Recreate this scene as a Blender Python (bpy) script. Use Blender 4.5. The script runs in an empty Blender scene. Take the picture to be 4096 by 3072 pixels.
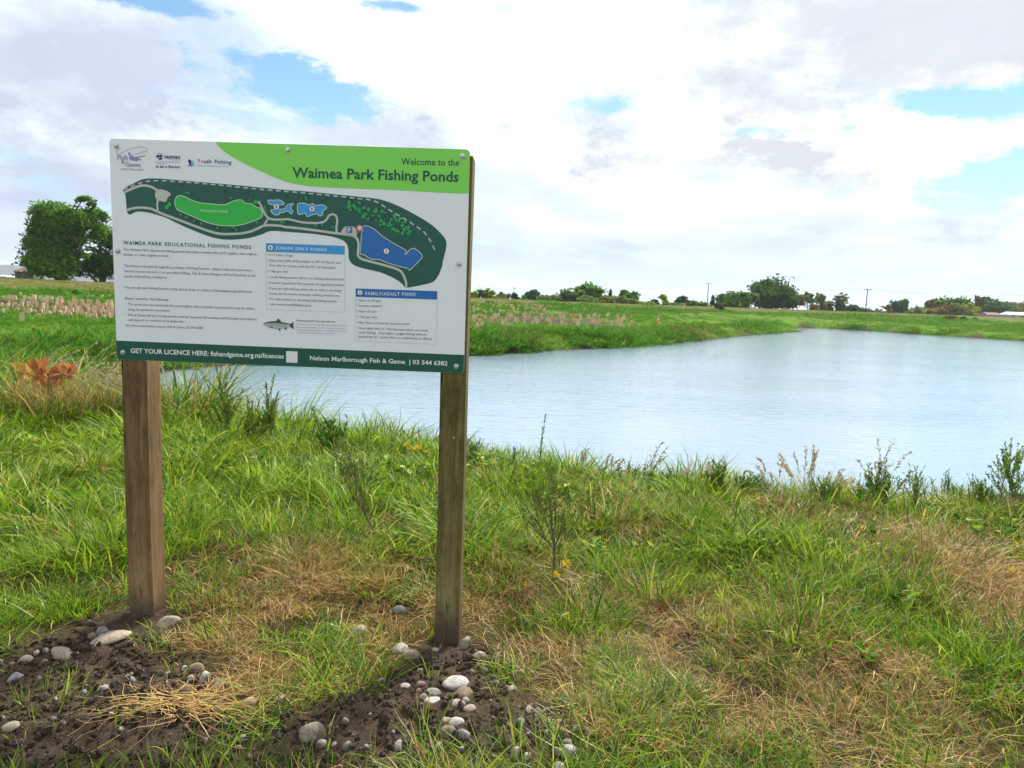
import bpy, bmesh, math, random
import numpy as np
from mathutils import Vector, Matrix

# ------------------------------------------------------------------ camera, sky, sun, exposure
S = bpy.context.scene
COL = S.collection
FPX, VH, ROLL, EYE = 2700.0, 1198.0, math.atan(.037), 1.38     # focal length and horizon row at a 4096 px wide frame
PITCH = math.atan((1536 - VH) / FPX)
cam_d = bpy.data.cameras.new('camera'); cam = bpy.data.objects.new('camera', cam_d); COL.objects.link(cam)
cam_d.sensor_width = 36; cam_d.lens = 36 * FPX / 4096; cam_d.clip_start = .05; cam_d.clip_end = 9000
CR = Matrix.Rotation(math.pi/2 - PITCH, 3, 'X') @ Matrix.Rotation(ROLL, 3, 'Z')
cam.matrix_world = Matrix.Translation((0, 0, EYE)) @ CR.to_4x4()
S.camera = cam
S.render.resolution_x, S.render.resolution_y = 1024, 768
S.render.engine = 'CYCLES'
S.cycles.use_denoising = True
S.cycles.max_bounces = 8; S.cycles.diffuse_bounces = 2; S.cycles.glossy_bounces = 3
S.cycles.transmission_bounces = 4; S.cycles.transparent_max_bounces = 6; S.cycles.volume_bounces = 0
S.cycles.sample_clamp_indirect = 6; S.cycles.use_adaptive_sampling = True; S.cycles.adaptive_threshold = .025
vs = S.view_settings
vs.view_transform = 'Standard'; vs.look = 'None'; vs.gamma = 1; vs.exposure = 0.8; vs.use_curve_mapping = False

def ray(u, v):
    d = CR @ Vector(((u - 2048) / FPX, -(v - 1536) / FPX, -1)); return d.normalized()
def at(u, v, Y):
    d = ray(u, v); return Vector((0, 0, EYE)) + d * (Y / d.y)
def gz(u, v, z):
    d = ray(u, v); return Vector((0, 0, EYE)) + d * ((z - EYE) / d.z)

SUN_AZ, SUN_EL = math.radians(24), math.radians(50)            # azimuth from +Y towards +X
sund = Vector((math.sin(SUN_AZ)*math.cos(SUN_EL), math.cos(SUN_AZ)*math.cos(SUN_EL), math.sin(SUN_EL)))
sl = bpy.data.lights.new('sun', 'SUN'); sl.energy = 4.8; sl.angle = math.radians(12); sl.color = (1, .95, .86)
so = bpy.data.objects.new('sun', sl); COL.objects.link(so); so.location = sund * 50
so.rotation_euler = sund.to_track_quat('Z', 'Y').to_euler()

class NT:                                                       # small helper to write node trees
    def __init__(s, tree): s.t = tree; s.n = tree.nodes; s.l = tree.links
    def node(s, typ, **kw):
        n = s.n.new(typ)
        for k, v in kw.items(): setattr(n, k, v)
        return n
    def put(s, sock, v):
        if isinstance(v, bpy.types.NodeSocket): s.l.new(v, sock)
        elif v is not None: sock.default_value = v
    def math(s, op, a, b=None, c=None, clamp=False):
        n = s.node('ShaderNodeMath', operation=op, use_clamp=clamp)
        for i, v in enumerate((a, b, c)): s.put(n.inputs[i], v)
        return n.outputs[0]
    def vmath(s, op, a, b=None):
        n = s.node('ShaderNodeVectorMath', operation=op); s.put(n.inputs[0], a)
        if b is not None: s.put(n.inputs[1], b)
        return n.outputs['Value' if op in ('DOT_PRODUCT', 'LENGTH') else 0]
    def comb(s, x, y, z=0.0):
        n = s.node('ShaderNodeCombineXYZ')
        for i, v in enumerate((x, y, z)): s.put(n.inputs[i], v)
        return n.outputs[0]
    def noise(s, vec, scale, detail=4, rough=.55, dist=0.0, lac=2.0):
        n = s.node('ShaderNodeTexNoise'); s.put(n.inputs['Vector'], vec); n.inputs['Scale'].default_value = scale
        n.inputs['Detail'].default_value = detail; n.inputs['Roughness'].default_value = rough
        n.inputs['Distortion'].default_value = dist; n.inputs['Lacunarity'].default_value = lac
        return n.outputs[0]
    def smooth(s, v, a, b, lo=0.0, hi=1.0):
        n = s.node('ShaderNodeMapRange', interpolation_type='SMOOTHSTEP'); s.put(n.inputs[0], v)
        for i, q in enumerate((a, b, lo, hi)): n.inputs[i+1].default_value = q
        return n.outputs[0]
    def mix(s, f, a, b, typ='MIX'):
        n = s.node('ShaderNodeMix', data_type='RGBA', blend_type=typ); s.put(n.inputs[0], f)
        for i, v in ((6, a), (7, b)):
            s.put(n.inputs[i], v if isinstance(v, bpy.types.NodeSocket) else (*v, 1))
        return n.outputs[2]
    def ramp(s, f, stops):
        n = s.node('ShaderNodeValToRGB'); s.put(n.inputs[0], f); e = n.color_ramp.elements
        while len(e) < len(stops): e.new(.5)
        for q, (p, c) in zip(e, stops): q.position = p; q.color = (*c, 1)
        return n.outputs[0]

W = bpy.data.worlds.new('World'); S.world = W; W.use_nodes = True
W.cycles.sampling_method = 'MANUAL'; W.cycles.sample_map_resolution = 256
W.node_tree.nodes.clear(); N = NT(W.node_tree)
sky = N.node('ShaderNodeTexSky', sky_type='NISHITA', sun_disc=False)
sky.sun_elevation = SUN_EL; sky.sun_rotation = SUN_AZ; sky.air_density = 1.0; sky.dust_density = .25; sky.ozone_density = 1.0
dirv = N.vmath('NORMALIZE', N.node('ShaderNodeTexCoord').outputs['Generated'])
sp = N.node('ShaderNodeSeparateXYZ'); N.put(sp.inputs[0], dirv)
dx, dy, dz = sp.outputs
zc = N.math('MAXIMUM', dz, 0.0)
den = N.math('ADD', zc, .16)
plane = N.comb(N.math('DIVIDE', dx, den), N.math('DIVIDE', dy, den))
az = N.math('ARCTAN2', dx, dy); el = N.math('ARCSINE', dz)
n1 = N.noise(N.vmath('ADD', plane, (3.1, 7.4, 0)), 1.5, 7, .6, .3)
n2 = N.noise(N.vmath('ADD', plane, (11.0, 2.0, 5.0)), .8, 5, .55, .4)
wob = N.math('MULTIPLY', N.math('SUBTRACT', N.noise(N.vmath('MULTIPLY', dirv, (1, 1, 1.9)), 7.0, 6, .68), .5), 3.6)
def blobs(lst):
    tot = None
    for (u, v, su, sv, w, tilt) in lst:
        d = ray(u, v); a = math.atan2(d.x, d.y); e = math.asin(d.z)
        X = N.math('SUBTRACT', az, a); Yv = N.math('SUBTRACT', el, e)
        if tilt: Yv = N.math('ADD', Yv, N.math('MULTIPLY', X, tilt))
        r = N.vmath('LENGTH', N.comb(N.math('MULTIPLY', X, FPX/su), N.math('MULTIPLY', Yv, FPX/sv)))
        g = N.smooth(N.math('ADD', r, wob), 1.5, .2, 0, w)
        tot = g if tot is None else N.math('ADD', tot, g)
    return tot
holes = blobs([(1170, 335, 260, 84, 1.0, .12), (2400, 420, 170, 42, .8, 0), (640, 8, 330, 36, .9, 0), (3900, 405, 300, 50, .95, 0),
               (4020, 700, 250, 85, .9, -.2), (1560, 20, 130, 26, .7, 0), (3200, 520, 260, 20, .35, 0)])
grey = blobs([(150, 330, 420, 260, .68, 0), (330, 700, 420, 260, .7, 0)])
thick = N.math('MINIMUM', blobs([(3600, 120, 1000, 330, .44, 0), (3000, 700, 900, 130, .30, .12), (2900, 980, 700, 70, .22, 0), (1300, 540, 420, 60, .2, 0)]), .44)
cov = N.smooth(N.math('SUBTRACT', N.math('ADD', n1, .13), N.math('MULTIPLY', holes, .42)), .34, .62)
lowhaze = N.smooth(el, .17, .0, 0, .85)
shade = N.math('SUBTRACT', N.math('ADD', N.smooth(n2, .34, .62), .25), N.math('MULTIPLY', grey, .75), clamp=True)
ccol = N.ramp(shade, [(0, (.68, .73, .80)), (.5, (.92, .96, 1.0)), (1, (1.25, 1.25, 1.25))])
ccol = N.mix(lowhaze, ccol, (.52, .69, .88)); cov = N.math('MAXIMUM', cov, lowhaze)
sdot = N.math('MAXIMUM', N.vmath('DOT_PRODUCT', dirv, tuple(sund)), 0.0)
glow = N.math('ADD', .50, N.math('MULTIPLY', N.math('POWER', sdot, 3.0), .38))
thn = N.math('SUBTRACT', 1.0, N.math('MULTIPLY', thick, N.smooth(n2, .25, .6, .6, 1.1)))
ccol = N.vmath('MULTIPLY', ccol, N.vmath('MULTIPLY', N.comb(N.math('SUBTRACT', glow, .03), glow, N.math('ADD', glow, .05)), N.comb(thn, thn, thn)))
b1 = N.node('ShaderNodeBackground'); N.put(b1.inputs[0], N.vmath('MULTIPLY', sky.outputs[0], (.84, 1.08, 1.12))); b1.inputs[1].default_value = .08
b2 = N.node('ShaderNodeBackground'); N.put(b2.inputs[0], ccol); b2.inputs[1].default_value = 1.0
ms = N.node('ShaderNodeMixShader'); N.put(ms.inputs[0], cov); N.l.new(b1.outputs[0], ms.inputs[1]); N.l.new(b2.outputs[0], ms.inputs[2])
wo = N.node('ShaderNodeOutputWorld'); N.l.new(ms.outputs[0], wo.inputs[0])

# ------------------------------------------------------------------ helpers
RNG = np.random.default_rng(7); random.seed(7)
def hash2(ix, iy, s):
    h = (ix.astype(np.int64) * 374761393 + iy.astype(np.int64) * 668265263 + s * 974711) & 0x7fffffff
    h = ((h ^ (h >> 13)) * 1274126177) & 0x7fffffff
    return ((h ^ (h >> 16)) & 0xffff) / 65535.0
def vnoise(x, y, s=0):
    x = np.asarray(x, float); y = np.asarray(y, float)
    ix, iy = np.floor(x), np.floor(y); fx, fy = x - ix, y - iy
    fx = fx*fx*(3-2*fx); fy = fy*fy*(3-2*fy)
    a = hash2(ix, iy, s); b = hash2(ix+1, iy, s); c = hash2(ix, iy+1, s); d = hash2(ix+1, iy+1, s)
    return (a*(1-fx)+b*fx)*(1-fy) + (c*(1-fx)+d*fx)*fy
def fbm(x, y, s=0, o=3):
    t = 0; a = .5
    for i in range(o): t = t + a*vnoise(np.asarray(x)*2**i, np.asarray(y)*2**i, s+i*17); a *= .5
    return t / (1 - .5**o)
def sstep(a, b, x):
    t = np.clip((np.asarray(x, float) - a) / (b - a), 0, 1); return t*t*(3-2*t)

def link(o, parent=None):
    COL.objects.link(o)
    if parent is not None: o.parent = parent
    return o
def tag(o, label=None, cat=None, group=None, kind=None):
    for k, v in (('label', label), ('category', cat), ('group', group), ('kind', kind)):
        if v: o[k] = v
    return o
def empty(name, loc, rz=0):
    o = bpy.data.objects.new(name, None); o.location = loc; o.rotation_euler = (0, 0, rz); o.empty_display_size = .1
    return link(o)
def np_mesh(name, V, F, mats, smooth=False, attrs=None, midx=None):
    """V (n,3); F list of (m,k) int arrays of equal k each"""
    me = bpy.data.meshes.new(name); V = np.asarray(V, np.float32)
    me.vertices.add(len(V)); me.vertices.foreach_set('co', V.ravel())
    F = [np.asarray(f, np.int32) for f in (F if isinstance(F, list) else [F]) if len(f)]
    loops = np.concatenate([f.ravel() for f in F]); sizes = np.concatenate([np.full(len(f), f.shape[1], np.int32) for f in F])
    me.loops.add(len(loops)); me.loops.foreach_set('vertex_index', loops)
    me.polygons.add(len(sizes)); me.polygons.foreach_set('loop_start', np.concatenate([[0], np.cumsum(sizes)[:-1]]).astype(np.int32))
    me.polygons.foreach_set('loop_total', sizes)
    if midx is not None: me.polygons.foreach_set('material_index', np.asarray(midx, np.int32))
    me.update(calc_edges=True)
    if smooth: me.polygons.foreach_set('use_smooth', np.ones(len(sizes), bool))
    for m in (mats if isinstance(mats, (list, tuple)) else [mats]): me.materials.append(m)
    for k, a in (attrs or {}).items():
        at_ = me.attributes.new(k, 'FLOAT', 'POINT'); at_.data.foreach_set('value', np.asarray(a, np.float32))
    return me
class MB:
    """collects tubes, boxes and leaves and builds one mesh"""
    def __init__(s): s.V = []; s.F = []; s.M = []; s.T = []
    def add(s, V, F, m=0):
        o = len(s.V); s.T += [random.random()]*len(V); s.V += [tuple(v) for v in V]; s.F += [tuple(i+o for i in f) for f in F]; s.M += [m]*len(F)
    def box(s, c, d, rz=0, m=0):
        x, y, z = (q/2 for q in d); R = Matrix.Rotation(rz, 3, 'Z'); c = Vector(c)
        V = [c + R @ Vector((sx*x, sy*y, sz*z)) for sz in (-1, 1) for sx, sy in ((-1, -1), (1, -1), (1, 1), (-1, 1))]
        s.add(V, [(3, 2, 1, 0), (4, 5, 6, 7), (0, 1, 5, 4), (1, 2, 6, 5), (2, 3, 7, 6), (3, 0, 4, 7)], m)
    def tube(s, pts, rad, n=5, m=0):
        pts = [Vector(p) for p in pts]; V = []; F = []
        for i, p in enumerate(pts):
            t = (pts[min(i+1, len(pts)-1)] - pts[max(i-1, 0)]); t = t.normalized() if t.length > 1e-9 else Vector((0, 0, 1))
            a = t.orthogonal().normalized() if i == 0 else (a - t*a.dot(t)).normalized()
            b = t.cross(a); r = rad[i] if isinstance(rad, (list, tuple)) else rad
            V += [p + (a*math.cos(6.2832*k/n) + b*math.sin(6.2832*k/n))*r for k in range(n)]
        for i in range(len(pts)-1):
            for k in range(n): F.append((i*n+k, i*n+(k+1) % n, (i+1)*n+(k+1) % n, (i+1)*n+k))
        F.append(tuple(reversed(range(n)))); F.append(tuple(range((len(pts)-1)*n, len(pts)*n)))
        s.add(V, F, m)
    def leaf(s, p, d, L, w, m=0, up=None, bend=.25):
        p = Vector(p); d = Vector(d).normalized(); u = up or Vector((random.gauss(0, 1), random.gauss(0, 1), random.gauss(0, 1)))
        side = d.cross(u); side = side.normalized() if side.length > 1e-6 else d.orthogonal().normalized(); n = side.cross(d)
        s.add([p, p + d*L*.45 + side*w/2 + n*L*bend*.4, p + d*L - n*L*bend*.2, p + d*L*.45 - side*w/2 + n*L*bend*.4], [(0, 1, 2, 3)], m)
    def mesh(s, name, mats, smooth=False):
        me = bpy.data.meshes.new(name); me.from_pydata(s.V, [], s.F); me.update()
        for m in (mats if isinstance(mats, (list, tuple)) else [mats]): me.materials.append(m)
        me.polygons.foreach_set('material_index', s.M)
        me.attributes.new('tint', 'FLOAT', 'POINT').data.foreach_set('value', s.T)
        if smooth: me.polygons.foreach_set('use_smooth', [True]*len(s.F))
        return me
    def build(s, name, mats, parent=None, smooth=False, loc=None):
        o = bpy.data.objects.new(name, s.mesh(name, mats, smooth))
        if loc is not None: o.location = loc
        return link(o, parent)

# ------------------------------------------------------------------ materials
def mat(name):
    m = bpy.data.materials.new(name); m.use_nodes = True; m.node_tree.nodes.clear(); return m, NT(m.node_tree)
def finish(N, sh): o = N.node('ShaderNodeOutputMaterial'); N.l.new(sh, o.inputs[0])
def pbsdf(N, col, rough=.6, spec=.4, metal=0, normal=None, **kw):
    b = N.node('ShaderNodeBsdfPrincipled'); N.put(b.inputs['Base Color'], col if isinstance(col, bpy.types.NodeSocket) else (*col, 1))
    N.put(b.inputs['Roughness'], rough); b.inputs['Specular IOR Level'].default_value = spec; b.inputs['Metallic'].default_value = metal
    if normal is not None: N.l.new(normal, b.inputs['Normal'])
    for k, v in kw.items(): b.inputs[k].default_value = v
    return b.outputs[0]
def bump(N, h, strength=.5, dist=.01):
    b = N.node('ShaderNodeBump'); N.put(b.inputs['Height'], h); b.inputs['Strength'].default_value = strength; b.inputs['Distance'].default_value = dist
    return b.outputs[0]
def plain(name, col, rough=.5, spec=.4, metal=0, var=.06, scale=20):
    m, N = mat(name); o = N.node('ShaderNodeTexCoord').outputs['Object']
    n = N.noise(o, scale, 4); c = N.mix(n, tuple(x*(1-var*2) for x in col), tuple(min(1, x*(1+var*2)) for x in col))
    finish(N, pbsdf(N, c, rough, spec, metal)); return m
def leafy(name, stops, trans=.3, rough=.5, dry=None, spec=0.0):
    """stops: colour ramp over the per-leaf random attribute 'tint'; dry: ramp reached through the instance attribute 'dry'"""
    m, N = mat(name)
    t = N.node('ShaderNodeAttribute', attribute_name='tint').outputs['Fac']
    c = N.ramp(t, stops)
    if dry:
        d = N.node('ShaderNodeAttribute', attribute_type='INSTANCER', attribute_name='dry').outputs['Fac']
        h = N.node('ShaderNodeAttribute', attribute_name='tipf').outputs['Fac']
        dd = N.math('ADD', N.math('ADD', N.math('MULTIPLY', d, 1.6), N.math('MULTIPLY', N.math('SUBTRACT', t, .5), 1.0)), N.math('MULTIPLY', N.math('POWER', h, 4.0), .25))
        c = N.mix(N.smooth(dd, .55, .95), c, N.ramp(N.math('FRACT', N.math('MULTIPLY', t, 7.13)), dry))
    df = N.node('ShaderNodeBsdfDiffuse'); N.put(df.inputs[0], c); a = df.outputs[0]
    if spec:
        gl = N.node('ShaderNodeBsdfGlossy'); gl.inputs['Roughness'].default_value = rough; gl.inputs[0].default_value = (1, 1, 1, 1); gm = N.node('ShaderNodeMixShader'); gm.inputs[0].default_value = spec; N.l.new(a, gm.inputs[1]); N.l.new(gl.outputs[0], gm.inputs[2]); a = gm.outputs[0]
    tr = N.node('ShaderNodeBsdfTranslucent'); N.put(tr.inputs[0], c)
    mx = N.node('ShaderNodeMixShader'); mx.inputs[0].default_value = trans; N.l.new(a, mx.inputs[1]); N.l.new(tr.outputs[0], mx.inputs[2])
    finish(N, mx.outputs[0]); return m
GREEN = [(0, (.026, .070, .006)), (.35, (.080, .185, .008)), (.7, (.20, .355, .012)), (.92, (.38, .45, .03)), (1, (.50, .44, .09))]
DRY = [(0, (.15, .075, .025)), (.4, (.33, .195, .065)), (.75, (.50, .325, .115)), (1, (.60, .45, .19))]
M_GRASS = leafy('grass_blades', GREEN, .42, .4, DRY, .025)
M_FARGRASS = leafy('far_grass_blades', [(0, (.03, .10, .012)), (.4, (.06, .19, .02)), (.75, (.12, .28, .03)), (1, (.22, .34, .05))], .3, .6, [(0, (.13, .09, .035)), (.5, (.25, .19, .07)), (1, (.36, .28, .12))])
M_BROOM = leafy('broom_foliage', [(0, (.06, .12, .02)), (.5, (.12, .21, .03)), (1, (.22, .30, .05))], .45)
M_BROOMD = leafy('dark_broom_foliage', [(0, (.03, .07, .012)), (.5, (.065, .13, .022)), (1, (.13, .20, .04))], .35)
M_YLEAF = leafy('yellowed_foliage', [(0, (.45, .34, .02)), (.5, (.68, .5, .02)), (1, (.75, .62, .06))], .35)

# ------------------------------------------------------------------ terrain
WL = EYE - 3.0                                                   # water level
far_px = [(230, 1528), (360, 1505), (640, 1482), (1000, 1457), (1450, 1440), (1870, 1423), (2050, 1414), (2222, 1403), (2360, 1396), (2480, 1389), (2631, 1380), (2800, 1362), (2960, 1346), (3120, 1332), (3215, 1327),
          (3110, 1315), (3070, 1310), (3180, 1310), (3300, 1314), (3520, 1326), (3800, 1346), (4096, 1364), (4600, 1400)]
POND = [tuple(gz(u, v, WL))[:2] for u, v in far_px] + [(75, 40), (55, 14), (30, 8.5), (14, 7.6), (8, 6.7), (4, 6.9), (2.4, 6.9), (1, 7.4), (0, 8.0), (-1.6, 8.7), (-3.4, 9.4), (-6, 10.6), (-9.5, 12.6), (-14, 15.5)]
POND = np.array(POND)
def pond_sd(x, y):
    """signed distance to the shoreline, positive on land"""
    x = np.asarray(x, float); y = np.asarray(y, float); d2 = np.full(x.shape, 1e12); ins = np.zeros(x.shape, bool)
    for i in range(len(POND)):
        (ax, ay), (bx, by) = POND[i], POND[(i+1) % len(POND)]
        ex, ey = bx-ax, by-ay; t = np.clip(((x-ax)*ex + (y-ay)*ey)/(ex*ex+ey*ey), 0, 1)
        d2 = np.minimum(d2, (x-ax-t*ex)**2 + (y-ay-t*ey)**2)
        c = ((ay > y) != (by > y)); 
        with np.errstate(divide='ignore', invalid='ignore'):
            ins ^= c & (x < (bx-ax)*(y-ay)/(by-ay if by != ay else 1e-9) + ax)
    return np.where(ins, -1, 1)*np.sqrt(d2)
def bank_b(x, y): return (135 + .75*np.asarray(x) - np.asarray(y))/1.25     # metres in front of the stopbank's crest line
MOUNDS = []                                                     # (x, y, radius, height): soil heaped round the posts
for u, v, r, h in ((1790, 2560, .20, .035), (1760, 2760, .33, .05), (560, 2470, .22, .03), (430, 2700, .4, .05), (1330, 2900, .2, .03)):
    p = gz(u, v, 0); MOUNDS.append((p.x, p.y, r, h))
def blobfield(lst, x, y):
    t = np.zeros(np.shape(x))
    for u, v, ru, rv, w in lst:
        c = gz(u, v, 0); e = gz(u+ru, v, 0); f = gz(u, v-rv, 0)
        rx = abs(e.x-c.x); ry = abs(f.y-c.y)
        t = np.maximum(t, w*np.exp(-(((x-c.x)/rx)**2 + ((y-c.y)/ry)**2)))
    return t
SOIL = [(250, 2760, 520, 240, 1.2), (120, 2950, 500, 160, 1.1), (700, 2900, 420, 170, 1.15), (1780, 2720, 300, 150, 1.3), (1500, 2900, 520, 150, 1.05), (1900, 2960, 420, 120, 1.0), (2220, 2930, 170, 110, .9),
        (1790, 2560, 170, 70, 1.1), (520, 2480, 200, 60, 1.0), (1250, 2990, 300, 120, 1), (2750, 2560, 90, 50, .6), (3400, 2520, 100, 40, .45), (3450, 2950, 160, 80, .4)]
def soilf(x, y): return np.clip(blobfield(SOIL, x, y)*1.15 + (fbm(np.asarray(x)*2.4, np.asarray(y)*2.4, 41)-.5)*.7, 0, 1)*(np.hypot(x, y) < 8)
FIX = [0.0, 0.0]
def H(x, y):
    x = np.asarray(x, float); y = np.asarray(y, float)
    sd = pond_sd(x, y); r = np.hypot(x, y)
    wob = (fbm(x*.35, y*.35, 5)-.5)
    near = 1 - sstep(11, 22, y + .25*np.maximum(-x-8, 0))
    zn = WL - .0 + (0-WL)*sstep(-.3, 2.3, sd + wob*.6)
    lump = (fbm(x*.9, y*.9, 3)-.5)*.16 + (fbm(x*3.2, y*3.2, 9)-.5)*.055
    zn = zn + lump*sstep(.2, 2, sd)
    for mx, my, mr, mh in MOUNDS: zn = zn + mh*np.exp(-((x-mx)**2+(y-my)**2)/mr**2)
    zn = zn + FIX[0]*np.exp(-((x+.27)**2+(y-2.67)**2)/.5**2) + FIX[1]*np.exp(-((x+1.5)**2+(y-2.75)**2)/.5**2)
    rc = r < 5
    if np.any(rc):
        sm = np.zeros(x.shape); sm[rc] = soilf(x[rc], y[rc]); zn = zn + sm*((fbm(x*11, y*11, 101)-.5)*.04 + (vnoise(x*27, y*27, 107)-.5)*.018)
    b = bank_b(x, y)
    zf = WL + .80*sstep(-.2, 2.8, sd + wob*1.6) + 1.15*sstep(60, 16, b)*sstep(2, 14, sd)
    zf = zf + ((fbm(x*.22, y*.22, 21)-.5)*.42 + (fbm(x*.7, y*.7, 23)-.5)*(.24 + .5*sstep(5.5, 2.5, sd)))*sstep(0, 2, sd)*sstep(6, 16, b)
    crest = EYE + .30 - .32*sstep(-70, 0, x) + .25*sstep(20, 160, x)
    face = sstep(13, 2.5, b)*(1-sstep(-2.5, -13, b))
    zf = zf*(1-face) + (crest + (fbm(x*.15, y*.15, 31)-.5)*.16)*face
    zf = np.where(b < -2.5, crest*face + .3*(1-face), zf)
    z = zn*near + zf*(1-near)
    zi = WL - np.minimum(1.6, .42*np.abs(sd))
    w = sstep(-.5, 0, sd)
    return np.where(sd < 0, zi*(1-w) + np.minimum(z, WL)*w, z)
def hz(x, y): return float(H(np.array([x]), np.array([y]))[0])
FIX[0] = -.055 - hz(-.27, 2.67); FIX[1] = .005 - hz(-1.5, 2.75)
def hit(u, v, tmax=400):
    """where the sight line through (u, v) of the photograph meets the terrain"""
    d = ray(u, v); t = np.geomspace(1, tmax, 500)
    k = np.argmax(EYE + d.z*t < H(d.x*t, d.y*t)); t = np.linspace(t[max(k-1, 0)], t[k], 60)
    X, Y, Z = d.x*t, d.y*t, EYE + d.z*t; k = np.argmax(Z < H(X, Y)); return Vector((X[k], Y[k], hz(X[k], Y[k])))
DRYB = [(1200, 2330, 420, 130, 1.0), (1560, 2420, 250, 90, .9), (900, 2560, 260, 90, .9), (2150, 2330, 260, 90, .8), (2250, 2560, 260, 100, .85), (2700, 2650, 250, 100, .8), (3000, 2680, 300, 120, .6), (3650, 2180, 330, 100, .65),
        (3900, 2320, 300, 140, .85), (2300, 2080, 300, 40, .35), (3300, 2080, 450, 50, .4), (250, 2560, 200, 60, .7), (1950, 2470, 250, 80, .9), (3500, 2800, 450, 170, .75), (3000, 2920, 420, 150, .55), (2400, 2850, 300, 120, .55), (1000, 2720, 200, 70, .6), (3950, 2000, 200, 60, .5)]
def dryf(x, y): return np.clip(blobfield(DRYB, x, y) + (fbm(np.asarray(x)*1.7, np.asarray(y)*1.7, 43)-.5)*.75, 0, 1)
def mulchf(x, y):
    """bare mulched earth of the two planted areas across the pond"""
    t = np.zeros(np.shape(x))
    for cx, cy, rx, ry, a in MULCH:
        c, s = math.cos(a), math.sin(a); X = (x-cx)*c + (y-cy)*s; Y = -(x-cx)*s + (y-cy)*c
        t = np.maximum(t, 1.5 - np.hypot(X/rx, Y/ry)*1.1)
    return np.clip(t + (fbm(np.asarray(x)*.35, np.asarray(y)*.35, 47)-.5)*1.3, 0, 1)*(pond_sd(x, y) > 4)
MULCH = []
for u, v, D, rx, ry in ((200, 1225, 50, 17, 9.5), (470, 1255, 46, 6, 5), (2080, 1288, 66, 9, 6), (2165, 1265, 72, 9, 7), (2360, 1295, 66, 4, 3), (2230, 1240, 88, 9, 4)):
    p = at(u, v, D); MULCH.append((p.x, p.y, rx, ry, .55))

ang = np.concatenate([np.radians(np.arange(-58, 58.01, .24)), np.radians(np.arange(62, 302, 4.0))])
rad = [.5]
while rad[-1] < 5600: rad.append(rad[-1]*(1.03 if rad[-1] < 1.3 else 1.0085 if rad[-1] < 3.3 else 1.0155 if rad[-1] < 9 else 1.024 if rad[-1] < 260 else 1.09))
rad = np.array(rad); A, Rr = np.meshgrid(ang, rad); gx = (Rr*np.sin(A)).ravel(); gy = (Rr*np.cos(A)).ravel()
gV = np.stack([gx, gy, H(gx, gy)], 1); na, nr = len(ang), len(rad)
gV = np.vstack([gV, [[0, 0, hz(0, 0)]]])
i, j = np.meshgrid(np.arange(nr-1), np.arange(na), indexing='ij'); i = i.ravel(); j = j.ravel(); j2 = (j+1) % na
quads = np.stack([i*na+j, (i+1)*na+j, (i+1)*na+j2, i*na+j2], 1)[:, ::-1]
tris = np.stack([np.full(na, nr*na), np.arange(na), (np.arange(na)+1) % na], 1)[:, ::-1]
ax, ay = gV[:, 0], gV[:, 1]
bb = bank_b(ax, ay)
M_GROUND, N = mat('ground_earth_and_thatch')
pos = N.node('ShaderNodeNewGeometry').outputs['Position']
def att(n): return N.node('ShaderNodeAttribute', attribute_name=n).outputs['Fac']
na1 = N.noise(pos, 9, 8, .65); na2 = N.noise(pos, 60, 6, .65); na3 = N.noise(pos, .6, 6, .6); na4 = N.noise(pos, 2.5, 6, .65)
soilc = N.mix(N.smooth(na1, .3, .7), (.030, .021, .014), (.078, .056, .039))
soilc = N.mix(N.smooth(na2, .5, .75, 0, .55), soilc, (.13, .095, .066))
shaded_thatch = N.mix(N.smooth(na2, .35, .65), (.030, .026, .011), (.085, .066, .027))  # thatch, its colour darkened to paint in shade between the grass blades
farg = N.ramp(N.math('ADD', N.math('MULTIPLY', na3, .6), N.math('MULTIPLY', na4, .4)), [(.3, (.038, .088, .007)), (.5, (.075, .148, .010)), (.7, (.115, .185, .015))])
bankc = N.ramp(N.math('ADD', N.math('MULTIPLY', N.noise(N.vmath('MULTIPLY', pos, (1, 1, 6)), .9, 8, .75), .75), N.math('MULTIPLY', na4, .25)), [(.38, (.035, .042, .010)), (.5, (.085, .088, .022)), (.62, (.17, .15, .042))])
mul = N.mix(N.smooth(N.noise(pos, 5, 8, .75), .35, .65), (.026, .018, .011), (.085, .062, .044))
c = N.mix(att('soil'), shaded_thatch, soilc)
c = N.mix(att('farw'), c, farg); c = N.mix(att('bankw'), c, bankc); c = N.mix(att('mulch'), c, mul)
shore = att('shore'); c = N.mix(shore, c, (.055, .045, .03))
hgt = N.math('ADD', N.math('MULTIPLY', na1, .6), N.math('MULTIPLY', na2, .4))
finish(N, pbsdf(N, c, .95, .04, normal=bump(N, hgt, .9, .035)))
sdv = pond_sd(ax, ay)
gme = np_mesh('ground', gV, [quads, tris], M_GROUND, True, dict(soil=soilf(ax, ay), farw=sstep(7, 13, np.hypot(ax, ay))*sstep(0, .6, sdv),
      bankw=sstep(17, 12, bb + (fbm(ax*.3, ay*.3, 61)-.5)*6)*sstep(-30, -14, bb), mulch=mulchf(ax, ay)*(np.hypot(ax, ay) > 25), shore=sstep(.5, .05, sdv)))
tag(link(bpy.data.objects.new('ground', gme)), kind='structure')

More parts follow.
